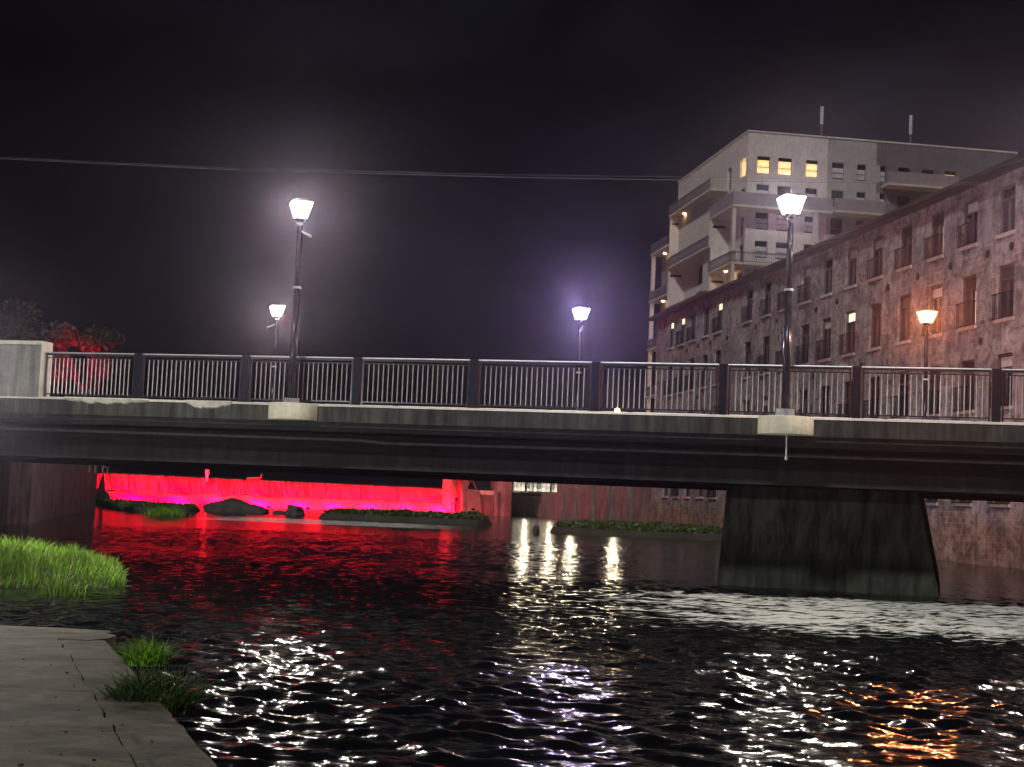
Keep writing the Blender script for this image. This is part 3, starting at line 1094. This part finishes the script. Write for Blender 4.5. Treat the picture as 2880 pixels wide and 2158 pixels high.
# river wall continuing beyond the mill
wall = thing('river_wall', 'dark stained retaining wall beyond the far end of the mill', 'wall', (18.65, 55.7, 0), mrz)
b = MB()
b.box(54.0, 90.0, -1.0, -0.05, -1.15, 4.6)
b.box(90.0, 111.0, -1.0, -0.05, -1.15, 2.45)
b.build('wall', M['wallconc'], wall)
b = MB()
for x in (60, 66, 73, 80, 86):
    b.box(x, x + 0.8, -0.047, 0.25, -1.15, 4.3)
b.build('buttress', M['wallconc'], wall)

# ------------------------------------------------------------------ apartment tower
tw = thing('apartment_tower', 'tall pale apartment tower with stepped balconies behind the mill', 'building', (23.53, 157, 0), mrz)
FL = [35.65 - 2.97 * i for i in range(12)]
TD, TL = 30.0, 27.4      # depth inland (local -y), length (local +x)
fy = [(-1.05, -2.44), (-3.32, -4.84), (-6.37, -7.68), (-9.22, -10.58), (-12.0, -13.0), (-14.12, -15.2), (-16.57, -17.96), (-19.2, -20.6), (-21.77, -23.06), (-25.0, -26.4)]
# front wall (local plane x = 0, facing -x) built in (y,z)
b = MB()
tmp = MB()
holes = []
for fi, z in enumerate(FL):
    for (a, c) in fy:
        holes.append((c, a, z + 0.92, z + 2.72))
for (ya, yb, mt_) in ((-TD, -14.55, 'tower_dimmer'), (-14.55, -8.72, 'tower_dim'), (-8.72, 0, None)):  # front darkens to the right in steps, a painted fade into night
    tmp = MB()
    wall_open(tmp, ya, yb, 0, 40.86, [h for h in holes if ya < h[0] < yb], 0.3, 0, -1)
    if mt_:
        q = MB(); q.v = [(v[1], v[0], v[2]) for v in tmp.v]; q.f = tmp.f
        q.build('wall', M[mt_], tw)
    else:
        b.v = [(v[1], v[0], v[2]) for v in tmp.v]
        b.f = tmp.f
tmp = MB()
lh = [(0.51, 2.59, FL[0] + 0.75, FL[0] + 2.75), (5.62, 7.15, FL[0] + 0.2, FL[0] + 2.7)]
for z in FL[1:]:
    lh += [(0.7, 2.4, z + 0.3, z + 2.4), (9.5, 12.0, z + 0.2, z + 2.4), (15, 18, z + 0.2, z + 2.4)]
wall_open(tmp, 0, TL, 0, 40.86, lh, 0.3, 0, 1)
n = len(b.v)
b.v += tmp.v
b.f += [tuple(n + i for i in f) for f in tmp.f]
b.quad((TL, 0, 0), (TL, -TD, 0), (TL, -TD, 40.86), (TL, 0, 40.86))
b.quad((0, -TD, 0), (TL, -TD, 0), (TL, -TD, 40.86), (0, -TD, 40.86))
b.quad((0, 0, 40.86), (TL, 0, 40.86), (TL, -TD, 40.86), (0, -TD, 40.86))
b.build('wall', M['tower'], tw)
b = MB()
b.box(-0.10, TL + 0.1, -TD, 0.10, 40.864, 41.02)
b.build('roof', M['tower'], tw)
# front windows
def win(kind, w, h):
    b = MB()
    b.box(0.18, 0.24, -w / 2, -w / 2 + 0.06, 0, h); b.box(0.18, 0.24, w / 2 - 0.06, w / 2, 0, h)
    b.box(0.18, 0.24, -w / 2 + .06, w / 2 - .06, 0, 0.07); b.box(0.18, 0.24, -w / 2 + .06, w / 2 - .06, h - 0.07, h)
    b.box(0.18, 0.24, -w / 2 + .06, w / 2 - .06, h * 0.38, h * 0.38 + 0.06)
    f = b.build('window', M['frame'], tw)
    kids = []
    b = MB()
    b.quad((0.285, -w / 2, 0), (0.285, w / 2, 0), (0.285, w / 2, h), (0.285, -w / 2, h))
    kids.append(b.build('pane', {'lit': M['lit']}.get(kind, M['pane']), f))
    if kind == 'blind':
        b = MB()
        b.quad((0.26, -w / 2 + .05, h * 0.10), (0.26, w / 2 - .05, h * 0.10), (0.26, w / 2 - .05, h * 0.68), (0.26, -w / 2 + .05, h * 0.68))
        kids.append(b.build('blind', M['blind'], f))
    if kind == 'lit':
        b = MB()
        b.quad((0.15, -w / 2, h * 0.78), (0.15, w / 2, h * 0.78), (0.15, w / 2, h), (0.15, -w / 2, h))
        kids.append(b.build('awning', M['pane'], f))
    return f, kids
wc = {}
rw = random.Random(8)
for fi, z in enumerate(FL[:7]):
    for wi, (a, c) in enumerate(fy):
        if fi == 0 and wi in (0, 1, 2, 8): k = 'lit'
        elif fi == 0: k = 'blind' if wi in (3, 4, 5) else 'dark'
        else: k = 'blind' if rw.random() < 0.6 else 'dark'
        w = round(a - c, 1)
        if (k, w) not in wc:
            f, kids = win(k, w, 1.8)
            f.location = (0, (a + c) / 2, z + 0.92)
            wc[(k, w)] = (f, kids)
        else:
            f, kids = wc[(k, w)]
            q = f.copy(); COL.objects.link(q); q.parent = tw; q.location = (0, (a + c) / 2, z + 0.92)
            for kk in kids:
                d = kk.copy(); COL.objects.link(d); d.parent = q
# left face glazing
for i, (a, c, e_, f_) in enumerate(lh):
    if e_ < 12: continue
    b = MB()
    b.quad((a, -0.28, e_), (c, -0.28, e_), (c, -0.28, f_), (a, -0.28, f_))
    b.build('window', M['lit'] if i == 0 else M['pane'], tw)
# balconies: (x0, x1, floors, projection, solid parapet?)
QL = 2.05
def balcony(x0, x1, z, wrap=None, solid=False, lit=None):
    b = MB()
    if wrap:
        b.prism([(x0, QL), (x0, wrap), (-0.003, wrap), (-0.003, 0.003), (x1, 0.003), (x1, QL)][::-1], z - 0.22, z)
    else:
        b.box(x0, x1, 0.003, QL, z - 0.22, z)
    o = b.build('balcony', M['slab'], tw)
    b = MB()
    h = 1.08
    lines = [((x0, QL), (x1, QL))]
    if wrap: lines.append(((x0, wrap), (x0, QL)))
    for (p, q) in lines:
        L = math.dist(p, q)
        if solid:
            if p[1] == q[1]:
                b.box(p[0], q[0], p[1] - 0.10, p[1] + 0.0, z + 0.003, z + h + 0.25)
            else:
                b.box(p[0] - 0.0, p[0] + 0.10, p[1], q[1] - 0.103, z + 0.003, z + h + 0.25)
        else:
            for zz in (z + h, z + 0.12, z + h * 0.9):
                b.tube((p[0], p[1] , zz), (q[0], q[1], zz), 0.035, n=5)
            k = int(L / 0.22)
            for i in range(k + 1):
                xx = p[0] + (q[0] - p[0]) * i / k
                yy = p[1] + (q[1] - p[1]) * i / k
                b.box(xx - 0.02, xx + 0.02, yy - 0.02, yy + 0.02, z + 0.003, z + h)
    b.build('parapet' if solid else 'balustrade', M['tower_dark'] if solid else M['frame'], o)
    if lit:
        bb = MB()
        lx, ly = lit
        bb.tube((lx, ly, z - 0.28), (lx, ly, z - 0.223), 0.14, n=10)
        bb.build('soffit_light', emis('soffit_light_glow', (1.0, 0.62, 0.3), 110), o)
    return o
A0, A1, B1, C1 = -2.0, 6.3, 23.6, 32.0
za = [32.70, 26.76, 20.82, 14.88]
zb = [36.0, 29.75, 23.8, 17.85]
zc = [32.6, 26.7, 20.75, 14.9]
for i, z in enumerate(za): balcony(A0, A1, z, -8.7 if i < 2 else -3, i == 0, (3.2, 1.0) if i in (1, ) else None)
for i, z in enumerate(zb): balcony(A1 + 0.2, B1, z, None, False, (20.5, 1.0) if i == 0 else None)
for i, z in enumerate(zc): balcony(B1 + 0.2, C1, z, None, False, (29.0, 1.0))
# privacy fins and end walls between bays, with a slot near the top of each storey pair
def fin(x, z0, z1):
    b = MB()
    b.box(x, x + 0.25, 0.003, QL - 0.12, z0, z1)
    o = b.build('fin_wall', M['tower'], tw)
    b = MB()
    b.box(x - 0.03, x - 0.003, 0.35, 1.75, z1 - 0.9, z1 - 0.62)
    b.build('slot', M['pane'], o)
for i in range(4): fin(A1 - 0.3, za[i] - 5.72, za[i] - 0.223)
for i in range(4): fin(B1 - 0.3, zb[i] - (6.0 if i == 0 else 5.72), zb[i] - 0.223)
# outer wall of the middle bay sits proud of the tower side
b = MB()
b.box(A1 + 0.2, A1 + 5.0, 0.003, 1.2, 8, zb[1] - 0.23)
b.box(A1 + 4.0, B1 - 0.31, 0.003, 0.9, zb[1] + 0.003, zb[0] - 0.23)
b.build('bay_wall', M['tower'], tw)
b = MB()
b.box(TL + 0.003, C1, -12, 0.55, 0, 32.3)
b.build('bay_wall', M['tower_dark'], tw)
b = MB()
b.prism([(-1.85, QL - 0.45), (-1.35, QL - 0.45), (-1.35, QL - 0.1), (-1.85, QL - 0.1)], 10, za[0] - 0.223)
b.build('column', M['slab'], tw)
b = MB()
b.box(-1.85, -1.40, -7.2, -6.75, 10, za[0] - 0.223)
b.build('column', M['slab'], tw)
b = MB()
b.box(C1 - 0.6, C1 - 0.15, QL - 0.55, QL - 0.1, 0, zc[0] - 0.223)
b.build('column', M['slab'], tw)
# right-hand front balconies
for (y0, y1, z, lit) in ((-14.5, -8.9, 32.9, None), (-22.5, -14.7, 36.2, (-1.2, -21.3)), (-22.5, -14.7, 30.2, None), (-14.5, -8.9, 26.9, None)):
    b = MB()
    b.box(-1.9, -0.003, y0, y1, z - 0.22, z)
    o = b.build('balcony', M['slab'], tw)
    b = MB()
    b.box(-1.9, -1.8, y0, y1, z + 0.003, z + 1.25)
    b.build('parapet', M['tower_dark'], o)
    if lit:
        bb = MB()
        bb.tube((lit[0], lit[1], z - 0.28), (lit[0], lit[1], z - 0.223), 0.14, n=10)
        bb.build('soffit_light', emis('soffit_light_glow', (0.95, 0.95, 0.4), 60), o)
# lit dots behind the upper right balcony
for y in (-16.1, -18.0):
    b = MB()
    b.box(-0.12, -0.003, y - 0.12, y + 0.12, 37.0, 37.45)
    b.build('wall_lamp', M['lit_bright'], tw)
# roof antennas
for (px_, y0_, y1_, y2_) in ((2311, 300, 350, 392), (2561, 325, 378, 420)):
    a = at_y(px_, y0_, 162); c = at_y(px_, y1_, 162); d = at_y(px_, y2_, 162)
    inv = Matrix.Rotation(-mrz, 3, 'Z')
    f = lambda p: inv @ Vector((p.x - 23.53, p.y - 157, p.z))
    pa, pc = f(a), f(c)
    b = MB()
    b.tube((pc.x, pc.y, pc.z), (pc.x, pc.y, pa.z), 0.18, n=10)
    o = b.build('antenna', M['blind'], tw)
    b = MB()
    b.tube((pc.x, pc.y, 40.9), (pc.x, pc.y, pc.z), 0.13, n=8)
    b.build('mast', M['frame'], o)

# ------------------------------------------------------------------ left river wall, ramp railing
lw = thing('river_wall', 'brownish concrete river wall seen under the left end of the bridge', 'wall', (0, 0, 0))
b = MB()
pA, pB = Vector((-18.45, 58.1)), Vector((-24.3, 90.8))
dd = (pB - pA).normalized()
nn = Vector((dd.y, -dd.x))
def lwp(a, o): q = pA + dd * a + nn * o; return (q.x, q.y)
Ln = (pB - pA).length
b.prism([lwp(0, 0), lwp(Ln, 0), lwp(Ln, -0.8), lwp(0, -0.8)], -1.15, 2.9)
b.build('wall', M['wallconc'], lw)
b = MB()
b.prism([lwp(0, 0.4), lwp(11, 0.003), lwp(0, 0.003)][::-1], -1.15, 2.7, [lwp(0, 0.4), lwp(5, 0.003), lwp(0, 0.003)][::-1])
b.build('buttress', M['wallconc'], lw)
rl = thing('ramp_railing', 'short sloping red-lit handrail on top of the left river wall', 'railing', (0, 0, 0))
b = MB()
a = at_y(252, 1292, 83); c = at_y(304, 1317, 90)
b.tube(a, c, 0.05, n=8)
b.build('handrail', M['galv'], rl)
for k in (0.02, 0.3, 0.7, 0.98):
    q = a.lerp(c, k)
    b = MB()
    b.tube((q.x, q.y, 2.2), q, 0.035, n=6)
    b.build('post', M['galv'], rl)

# ------------------------------------------------------------------ dam, falls, floodlights
DL, DR = at_y(300, 1419, 120), at_y(1266, 1443, 142)
DL = Vector((DL.x, DL.y, 0)); DR = Vector((DR.x, DR.y, 0))
dvec = (DR - DL)
drz = math.atan2(dvec.y, dvec.x)
DLEN = dvec.length
dam = thing('weir', 'low river weir spilling a wide curtain of red-lit water', 'weir', (DL.x, DL.y, 0), drz)
b = MB()
b.box(-6, DLEN + 4, 0.9, 2.6, -1.1, 2.28)
b.build('crest_wall', M['concrete'], dam)
b = MB()
NX, NZ = 220, 12
for j in range(NZ + 1):
    k = j / NZ
    for i in range(NX + 1):
        x = (DLEN) * i / NX
        rip = 0.05 * noise.noise(Vector((x * 2.2, k * 0.6, 0))) + 0.03 * noise.noise(Vector((x * 6, k, 5)))
        z = 2.40 - 2.5 * k ** 1.7
        y = 1.1 - 0.95 * k ** 0.8 + rip * (0.3 + k)
        b.v.append((x, y, z + (0.02 * noise.noise(Vector((x, 0, 9))) if j == 0 else 0)))
for j in range(NZ):
    for i in range(NX):
        q = j * (NX + 1) + i
        b.f.append((q, q + 1, q + NX + 2, q + NX + 1))
b.build('waterfall', M['falls'], dam, smooth=True)
b = MB()        # churned foam at the foot
for j in range(5):
    for i in range(NX + 1):
        x = DLEN * i / NX
        k = j / 4
        b.v.append((x, 0.45 - 1.5 * k, 1.0 * math.cos(k * 1.57) * (1 + 0.16 * noise.noise(Vector((x * 0.9, 0, 2))) + 0.12 * noise.noise(Vector((x * 3, k * 3, 2))))))
for j in range(4):
    for i in range(NX):
        q = j * (NX + 1) + i
        b.f.append((q, q + 1, q + NX + 2, q + NX + 1))
b.build('foam', M['foamy'], dam, smooth=True)
# red floodlights at the foot of the weir, aimed up at the curtain
for i in range(9):
    x = DLEN * (i + 0.5) / 9
    t = thing('floodlight', 'low red floodlight at the foot of the weir, aimed at the falling water', 'floodlight', (0, 0, 0), 0, 'red floodlights along the weir')
    q = DL + dvec.normalized() * x + Vector((dvec.y, -dvec.x, 0)).normalized() * 2.3
    t.location = (q.x, q.y, 0.0)
    t.rotation_euler = (0, 0, drz)
    b = MB()
    b.box(-0.16, 0.16, -0.07, 0.07, 0.05, 0.22)
    b.tube((0, 0, -1.1), (0, 0, 0.06), 0.03, n=6)
    b.build('housing', M['dark_paint'], t)
    sl = bpy.data.lights.new('red_beam', 'AREA')
    sl.shape = 'RECTANGLE'
    sl.size = 0.28
    sl.size_y = 0.14
    sl.energy = 10000
    sl.color = (1.0, 0.0, 0.011)
    sl.spread = math.radians(130)
    so_ = bpy.data.objects.new('red_beam', sl)
    COL.objects.link(so_)
    so_.parent = t
    so_.location = (0, 0.08, 0.16)
    so_.rotation_euler = (math.radians(92), 0, 0)     # faces local +y, slightly up
# debris on the crest
t = thing('driftwood_log', 'driftwood log with an upright stub caught on the weir crest', 'driftwood', (0, 0, 0))
a = at_y(695, 1349, 128); c = at_y(733, 1348, 128)
b = MB()
b.tube((a.x, a.y, 2.42), (c.x, c.y, 2.52), 0.13, 0.09, 8)
b.build('log', M['wood'], t, smooth=True)
b = MB(); b.tube((c.x, c.y, 2.50), (c.x + .1, c.y, 2.95), 0.07, 0.05, 7)
b.build('stub', M['wood'], t, smooth=True)
q = at_y(582, 1345, 126)
b = MB(); b.box(-0.13, 0.13, -0.08, 0.08, 0, 0.5); b.box(-0.07, 0.07, -0.05, 0.05, -0.5, -0.003)
tag(b.build('marker_post', M['blind'], None, (q.x, q.y, 2.55)), 'short post standing on the weir crest left of the middle', 'post')

# rocks
def rock(x0, x1, Y, h, z0, label, seed, depth=1.6):
    bm = bmesh.new()
    bmesh.ops.create_icosphere(bm, subdivisions=4, radius=1)
    for v in bm.verts:
        n_ = noise.noise(v.co * 1.6 + Vector((seed, 0, 0))) * 0.28 + noise.noise(v.co * 4 + Vector((seed, 3, 0))) * 0.10
        v.co *= 1 + n_
        v.co.x *= (x1 - x0) / 2
        v.co.y *= depth
        v.co.z *= h
    me = bpy.data.meshes.new('rock')
    bm.to_mesh(me); bm.free()
    me.materials.append(M['rock'])
    for p in me.polygons: p.use_smooth = True
    o = bpy.data.objects.new('rock', me)
    COL.objects.link(o)
    o.location = ((x0 + x1) / 2, Y, z0)
    return tag(o, label, 'rock', 'rocks below the weir')
def rx(px_, Y): return at_y(px_, 1430, Y).x
rock(rx(566, 105), rx(750, 105), 105, 0.85, -0.05, 'largest dark humped rock in front of the red falls', 1)
rock(rx(800, 104), rx(856, 104), 104, 0.70, 0.0, 'small rounded rock just right of the large one', 2, 0.9)
rock(rx(760, 105), rx(800, 105), 105.5, 0.25, -0.02, 'very low rock between the large rock and the small rounded one', 3, 0.7)
rock(rx(935, 100), rx(985, 100), 100, 0.60, 0.0, 'dark rock at the left tip of the weedy gravel bar', 4, 0.9)
rock(rx(975, 101), rx(1075, 101), 101, 0.62, 0.0, 'broad dark rock on the gravel bar under the falls', 5, 1.2)
rock(rx(1500, 80), rx(1520, 80), 80, 0.30, 0.1, 'small pale rock at the tip of the right-hand grassy bar', 6, 0.5)
def leafclumps(name, spots, mat, size, seed):
    r = random.Random(seed)
    b = MB()
    for (x, y, z) in spots:
        s_ = size * r.uniform(0.5, 1.3)
        u = Vector((r.gauss(0, 1), r.gauss(0, 1), r.gauss(0, 1))).normalized()
        w = u.cross(Vector((r.gauss(0, 1), r.gauss(0, 1), r.gauss(0, 1)))).normalized()
        c = Vector((x, y, z))
        b.quad(c - u * s_, c + w * s_ * 0.55, c + u * s_, c - w * s_ * 0.55)
    return b.build(name, mat)
def bar(name, poly, h, seed, n, label, mat='weed'):
    # low gravel bar with ground cover
    b = MB()
    cx = sum(p[0] for p in poly) / len(poly); cy = sum(p[1] for p in poly) / len(poly)
    top = [(cx + (p[0] - cx) * 0.86, cy + (p[1] - cy) * 0.6) for p in poly]
    b.prism(poly, -1.15, h * 0.5, top)
    structure(b.build('gravel_bar', M['soil']))
    r = random.Random(seed)
    xs = [p[0] for p in poly]; ys = [p[1] for p in poly]
    sp = []
    def inside(x, y):
        c_ = False
        j = len(top) - 1
        for i in range(len(top)):
            if (top[i][1] > y) != (top[j][1] > y) and x < (top[j][0] - top[i][0]) * (y - top[i][1]) / (top[j][1] - top[i][1]) + top[i][0]: c_ = not c_
            j = i
        return c_
    while len(sp) < n:
        x = r.uniform(min(xs), max(xs)); y = r.uniform(min(ys), max(ys))
        if inside(x, y):
            hh = h * (0.45 + 0.6 * r.random() * (0.7 + 0.8 * noise.noise(Vector((x * 0.7, y * 0.7, seed)))))
            sp.append((x, y, hh))
    return tag(leafclumps(name, sp, M[mat], 0.13, seed), label, 'ground cover', kind='stuff')
bar('ground_cover', [(1.6, 79.5), (4.5, 77.5), (10.8, 77.0), (14.2, 79.0), (12.6, 92), (9.5, 104), (4.0, 100)], 0.62, 31, 9000, 'dark low plants covering the gravel bar below the mill')
bar('ground_cover', [(-12.5, 95), (-8, 92.5), (-1.2, 92), (-0.3, 96), (-2, 106), (-9, 107)], 0.66, 32, 8000, 'dark low plants on the gravel bar below the gatehouse')
bar('ground_cover', [(-24, 92), (-21.0, 87), (-19.5, 86), (-18.6, 90), (-20, 104), (-29, 118), (-31, 116)], 0.5, 33, 3000, 'dark low plants on the bar below the left wall')
sp = []
r = random.Random(41)
for _ in range(900):
    sp.append((rx(466, 84) + r.gauss(0, 0.42), 84 + r.gauss(0, 0.5), 0.02, r.uniform(0.7, 1.2)))
tag(blades('grass_tuft', sp, M['grass'], 0.5, 0.022, 0.8, 6), 'lone bright green tuft at the water edge left of the chute', 'grass')
b = MB()
b.lathe([(0.9, -0.3), (0.8, 0.04), (0.0, 0.1)], 12)
tag(b.build('rock', M['rock'], None, (rx(466, 84), 84, 0.0), smooth=True), 'flat wet rock carrying the lone bright green tuft', 'rock', 'rocks below the weir')

# ------------------------------------------------------------------ gatehouse at the right end of the weir
gh = thing('sluice_gatehouse', 'red-lit concrete sluice gate frame with stone wall beside the weir', 'gatehouse', (0, 0, 0), drz)
GO = at_y(1264, 1445, 141); gh.location = (GO.x, GO.y, 0)
PXM = 141 / FPX
def zz(y, x=1330): return 1.8 + (1394 - y) * PXM + (x - 1330) * 0.0427 * PXM
def gx(x): return (x - 1264) * PXM * 0.9
b = MB()
b.box(0.0, gx(1278), -0.2, 1.2, -1.1, zz(1338)); b.build('pillar', M['parapet'], gh)
b = MB()
b.box(gx(1311), gx(1329), -0.2, 1.2, -1.1, zz(1340)); b.build('pillar', M['parapet'], gh)
b = MB(); b.box(gx(1278) + .003, gx(1311) - .003, -0.2, 1.2, zz(1345), zz(1337)); b.build('lintel', M['parapet'], gh)
b = MB(); b.box(gx(1283), gx(1310), 0.5, 0.65, zz(1402), zz(1347)); b.build('gate', M['galv'], gh)
b = MB(); b.box(gx(1278) + .003, gx(1311) - .003, 0.3, 1.0, -1.1, zz(1412)); b.build('apron', M['parapet'], gh)
M['stone'] = concrete('rubble_stone', (0.36, 0.30, 0.26), (0.16, 0.13, 0.11), 0.2, 0.9, 0.35)
b = MB()
b.prism([(gx(1329) + .003, -0.6), (gx(1386), -0.6), (gx(1386), 1.6), (gx(1329) + .003, 1.6)], -1.1, zz(1377), [(gx(1329) + .003, -0.2), (gx(1376), -0.2), (gx(1376), 1.6), (gx(1329) + .003, 1.6)])
b.build('stone_wall', M['stone'], gh)
b = MB(); b.box(gx(1329) + .003, gx(1449), 0.2, 0.9, zz(1350), zz(1340)); b.build('beam', M['corbel'], gh)
b = MB(); b.box(gx(1390), gx(1438), -0.1, 0.9, zz(1390), zz(1378)); b.build('beam', M['corbel'], gh)
b = MB(); b.prism([(gx(1390), -0.1), (gx(1438), -0.1), (gx(1438), .9), (gx(1390), .9)], -1.1, zz(1390) - .003); b.build('channel_wall', M['wallconc'], gh)
b = MB()
b.tube((gx(1338), 0.5, zz(1374)), (gx(1358), 0.5, zz(1352)), 0.05, n=6); b.tube((gx(1380), 0.5, zz(1374)), (gx(1366), 0.5, zz(1352)), 0.05, n=6)
b.build('brace', M['galv'], gh)
b = MB(); b.box(gx(1454), gx(1479), -1.2, 1.0, -1.1, zz(1328) + .3); b.build('end_pillar', M['wallconc'], gh)
b = MB(); b.box(gx(1440), gx(1500), -0.6, 0.4, -1.1, 2.2); b.build('end_wall', M['wallconc'], gh)

# terrace pavilion with bright interior
pv = thing('terrace_pavilion', 'brightly lit terrace building glimpsed beneath the bridge', 'building', (0, 172, 2.3))
b = MB()
b.box(0.6, 9.0, 0.0, 4, 0, 4.4)
b.build('wall', M['slab'], pv)
b = MB()
for x in (0.8, 2.9, 5.0, 7.1):
    b.box(x, x + 1.9, -0.06, -0.003, 0.3, 3.2)
b.build('window', emis('pavilion_glass', (1.0, 0.86, 0.55), 1.5, 0.35), pv)
tr = thing('terrace_railing', 'dark terrace railing in front of the bright building under the bridge', 'railing', (0, 165.5, 2.3))
b = MB()
for x in range(0, 15):
    xx = 1.0 + x * 0.45
    b.box(xx - 0.03, xx + 0.03, -0.03, 0.03, 0.10, 1.05)
b.box(0.9, 7.5, -0.04, 0.04, 1.053, 1.13)
b.build('balustrade', M['dark_paint'], tr)
for i, (x, lab) in enumerate(((2.1, 'leftmost closed white parasol on the bright terrace under the bridge'), (3.4, 'middle closed white parasol on the bright terrace under the bridge'), (4.9, 'rightmost closed white parasol on the bright terrace under the bridge'))):
    t = thing('parasol', lab, 'parasol', (x, 167.5, 2.3), 0, 'closed parasols on the terrace')
    b = MB(); b.tube((0, 0, 0), (0, 0, 2.2), 0.03, n=6); b.build('pole', M['galv'], t)
    b = MB(); b.lathe([(0.26, 0.5), (0.22, 1.0), (0.10, 1.7), (0.0, 2.0)], 8); b.build('canopy', M['blind'], t)

# red floodlight on the gatehouse
q = at_y(1330, 1450, 131)
t = thing('floodlight', 'red floodlight on the gravel bar aimed at the sluice gatehouse', 'floodlight', (q.x, q.y, 0.5), 0)
b = MB()
b.box(-0.16, 0.16, -0.07, 0.07, 0.05, 0.22)
b.tube((0, 0, -1.1), (0, 0, 0.06), 0.03, n=6)
b.build('housing', M['dark_paint'], t)
sl = bpy.data.lights.new('red_beam', 'SPOT')
sl.energy = 7000
sl.color = (1.0, 0.01, 0.03)
sl.spot_size = math.radians(80)
sl.spot_blend = 0.8
sl.shadow_soft_size = 0.05
so_ = bpy.data.objects.new('red_beam', sl)
COL.objects.link(so_)
so_.parent = t
so_.location = (0, 0.1, 0.24)
so_.rotation_euler = Vector((-0.05, -1, -0.12)).to_track_quat('Z', 'Y').to_euler()

# ------------------------------------------------------------------ trees behind the left bank
def tree(x, y, h, rad, seed, label):
    r = random.Random(seed)
    t = thing('broadleaf_tree', label, 'tree', (x, y, 2.2), 0, 'trees behind the left bank')
    b = MB()
    b.tube((0, 0, -0.1), (0.1, 0, h * 0.45), 0.28, 0.18, 8)
    cent = []
    for i in range(17):
        a = r.uniform(0, 6.28)
        d = rad * r.uniform(0.15, 1.0)
        c = Vector((d * math.cos(a), d * math.sin(a), h * r.uniform(0.40, 0.92)))
        cent.append((c, rad * r.uniform(0.28, 0.55)))
        b.tube((0.1, 0, h * r.uniform(0.25, 0.45)), c, 0.09, 0.03, 6)
    b.build('trunk', M['bark'], t)
    sp = []
    for c, rr_ in cent:
        for _ in range(420):
            v = Vector((r.gauss(0, 1), r.gauss(0, 1), r.gauss(0, 1))).normalized() * rr_ * (r.random() ** 0.4)
            sp.append((c.x + v.x, c.y + v.y, c.z + v.z * 0.8))
    o = leafclumps('crown', sp, M['leaf'], 0.19, seed)
    o.parent = t
tree(-30.6, 110, 11.6, 2.7, 51, 'dark broadleaf tree nearest the weir, its top faintly lit red')
tree(-35.6, 108, 9.0, 3.0, 52, 'lower dark tree just left of the red-lit one, behind the parapet')
tree(-40.5, 112, 12.5, 4.4, 54, 'large dark tree behind the parapet at the far left')
tree(-52.0, 116, 11.0, 4.6, 55, 'dark tree mostly hidden behind the parapet end block')
t = thing('floodlight', 'red floodlight on the left bank aimed up into the tree', 'floodlight', (-29.3, 98, 2.2), 0)
b = MB()
b.box(-0.16, 0.16, -0.07, 0.07, 0.05, 0.22)
b.tube((0, 0, -0.1), (0, 0, 0.06), 0.03, n=6)
b.build('housing', M['dark_paint'], t)
sl = bpy.data.lights.new('red_beam', 'SPOT')
sl.energy = 45000
sl.color = (1.0, 0.0, 0.03)
sl.spot_size = math.radians(24)
sl.spot_blend = 0.8
sl.shadow_soft_size = 0.05
so_ = bpy.data.objects.new('red_beam', sl)
COL.objects.link(so_)
so_.parent = t
so_.location = (0, 0.1, 0.24)
so_.rotation_euler = (Vector((-29.3, 98, 2.4)) - Vector((-31.2, 110, 11.5))).to_track_quat('Z', 'Y').to_euler()

# ------------------------------------------------------------------ faint mist added to give the lamps halos
b = MB()
b.box(-130, 130, -8, 225, -1.9, 54)
hz, ht, hb_ = newmat('mist')
hz.cycles.volume_sampling = 'EQUIANGULAR'
ht.nodes.remove(hb_)
vol = ht.nodes.new("ShaderNodeVolumePrincipled")
vol.inputs["Density"].default_value = 0.00078
vol.inputs["Color"].default_value = (0.80, 0.70, 1.0, 1)
vol.inputs["Anisotropy"].default_value = 0.945
ht.links.new(vol.outputs[0], ht.nodes["Material Output"].inputs["Volume"])
tag(b.build('haze', hz), 'thin mist added to make halos around the lamps', 'haze', kind='stuff')
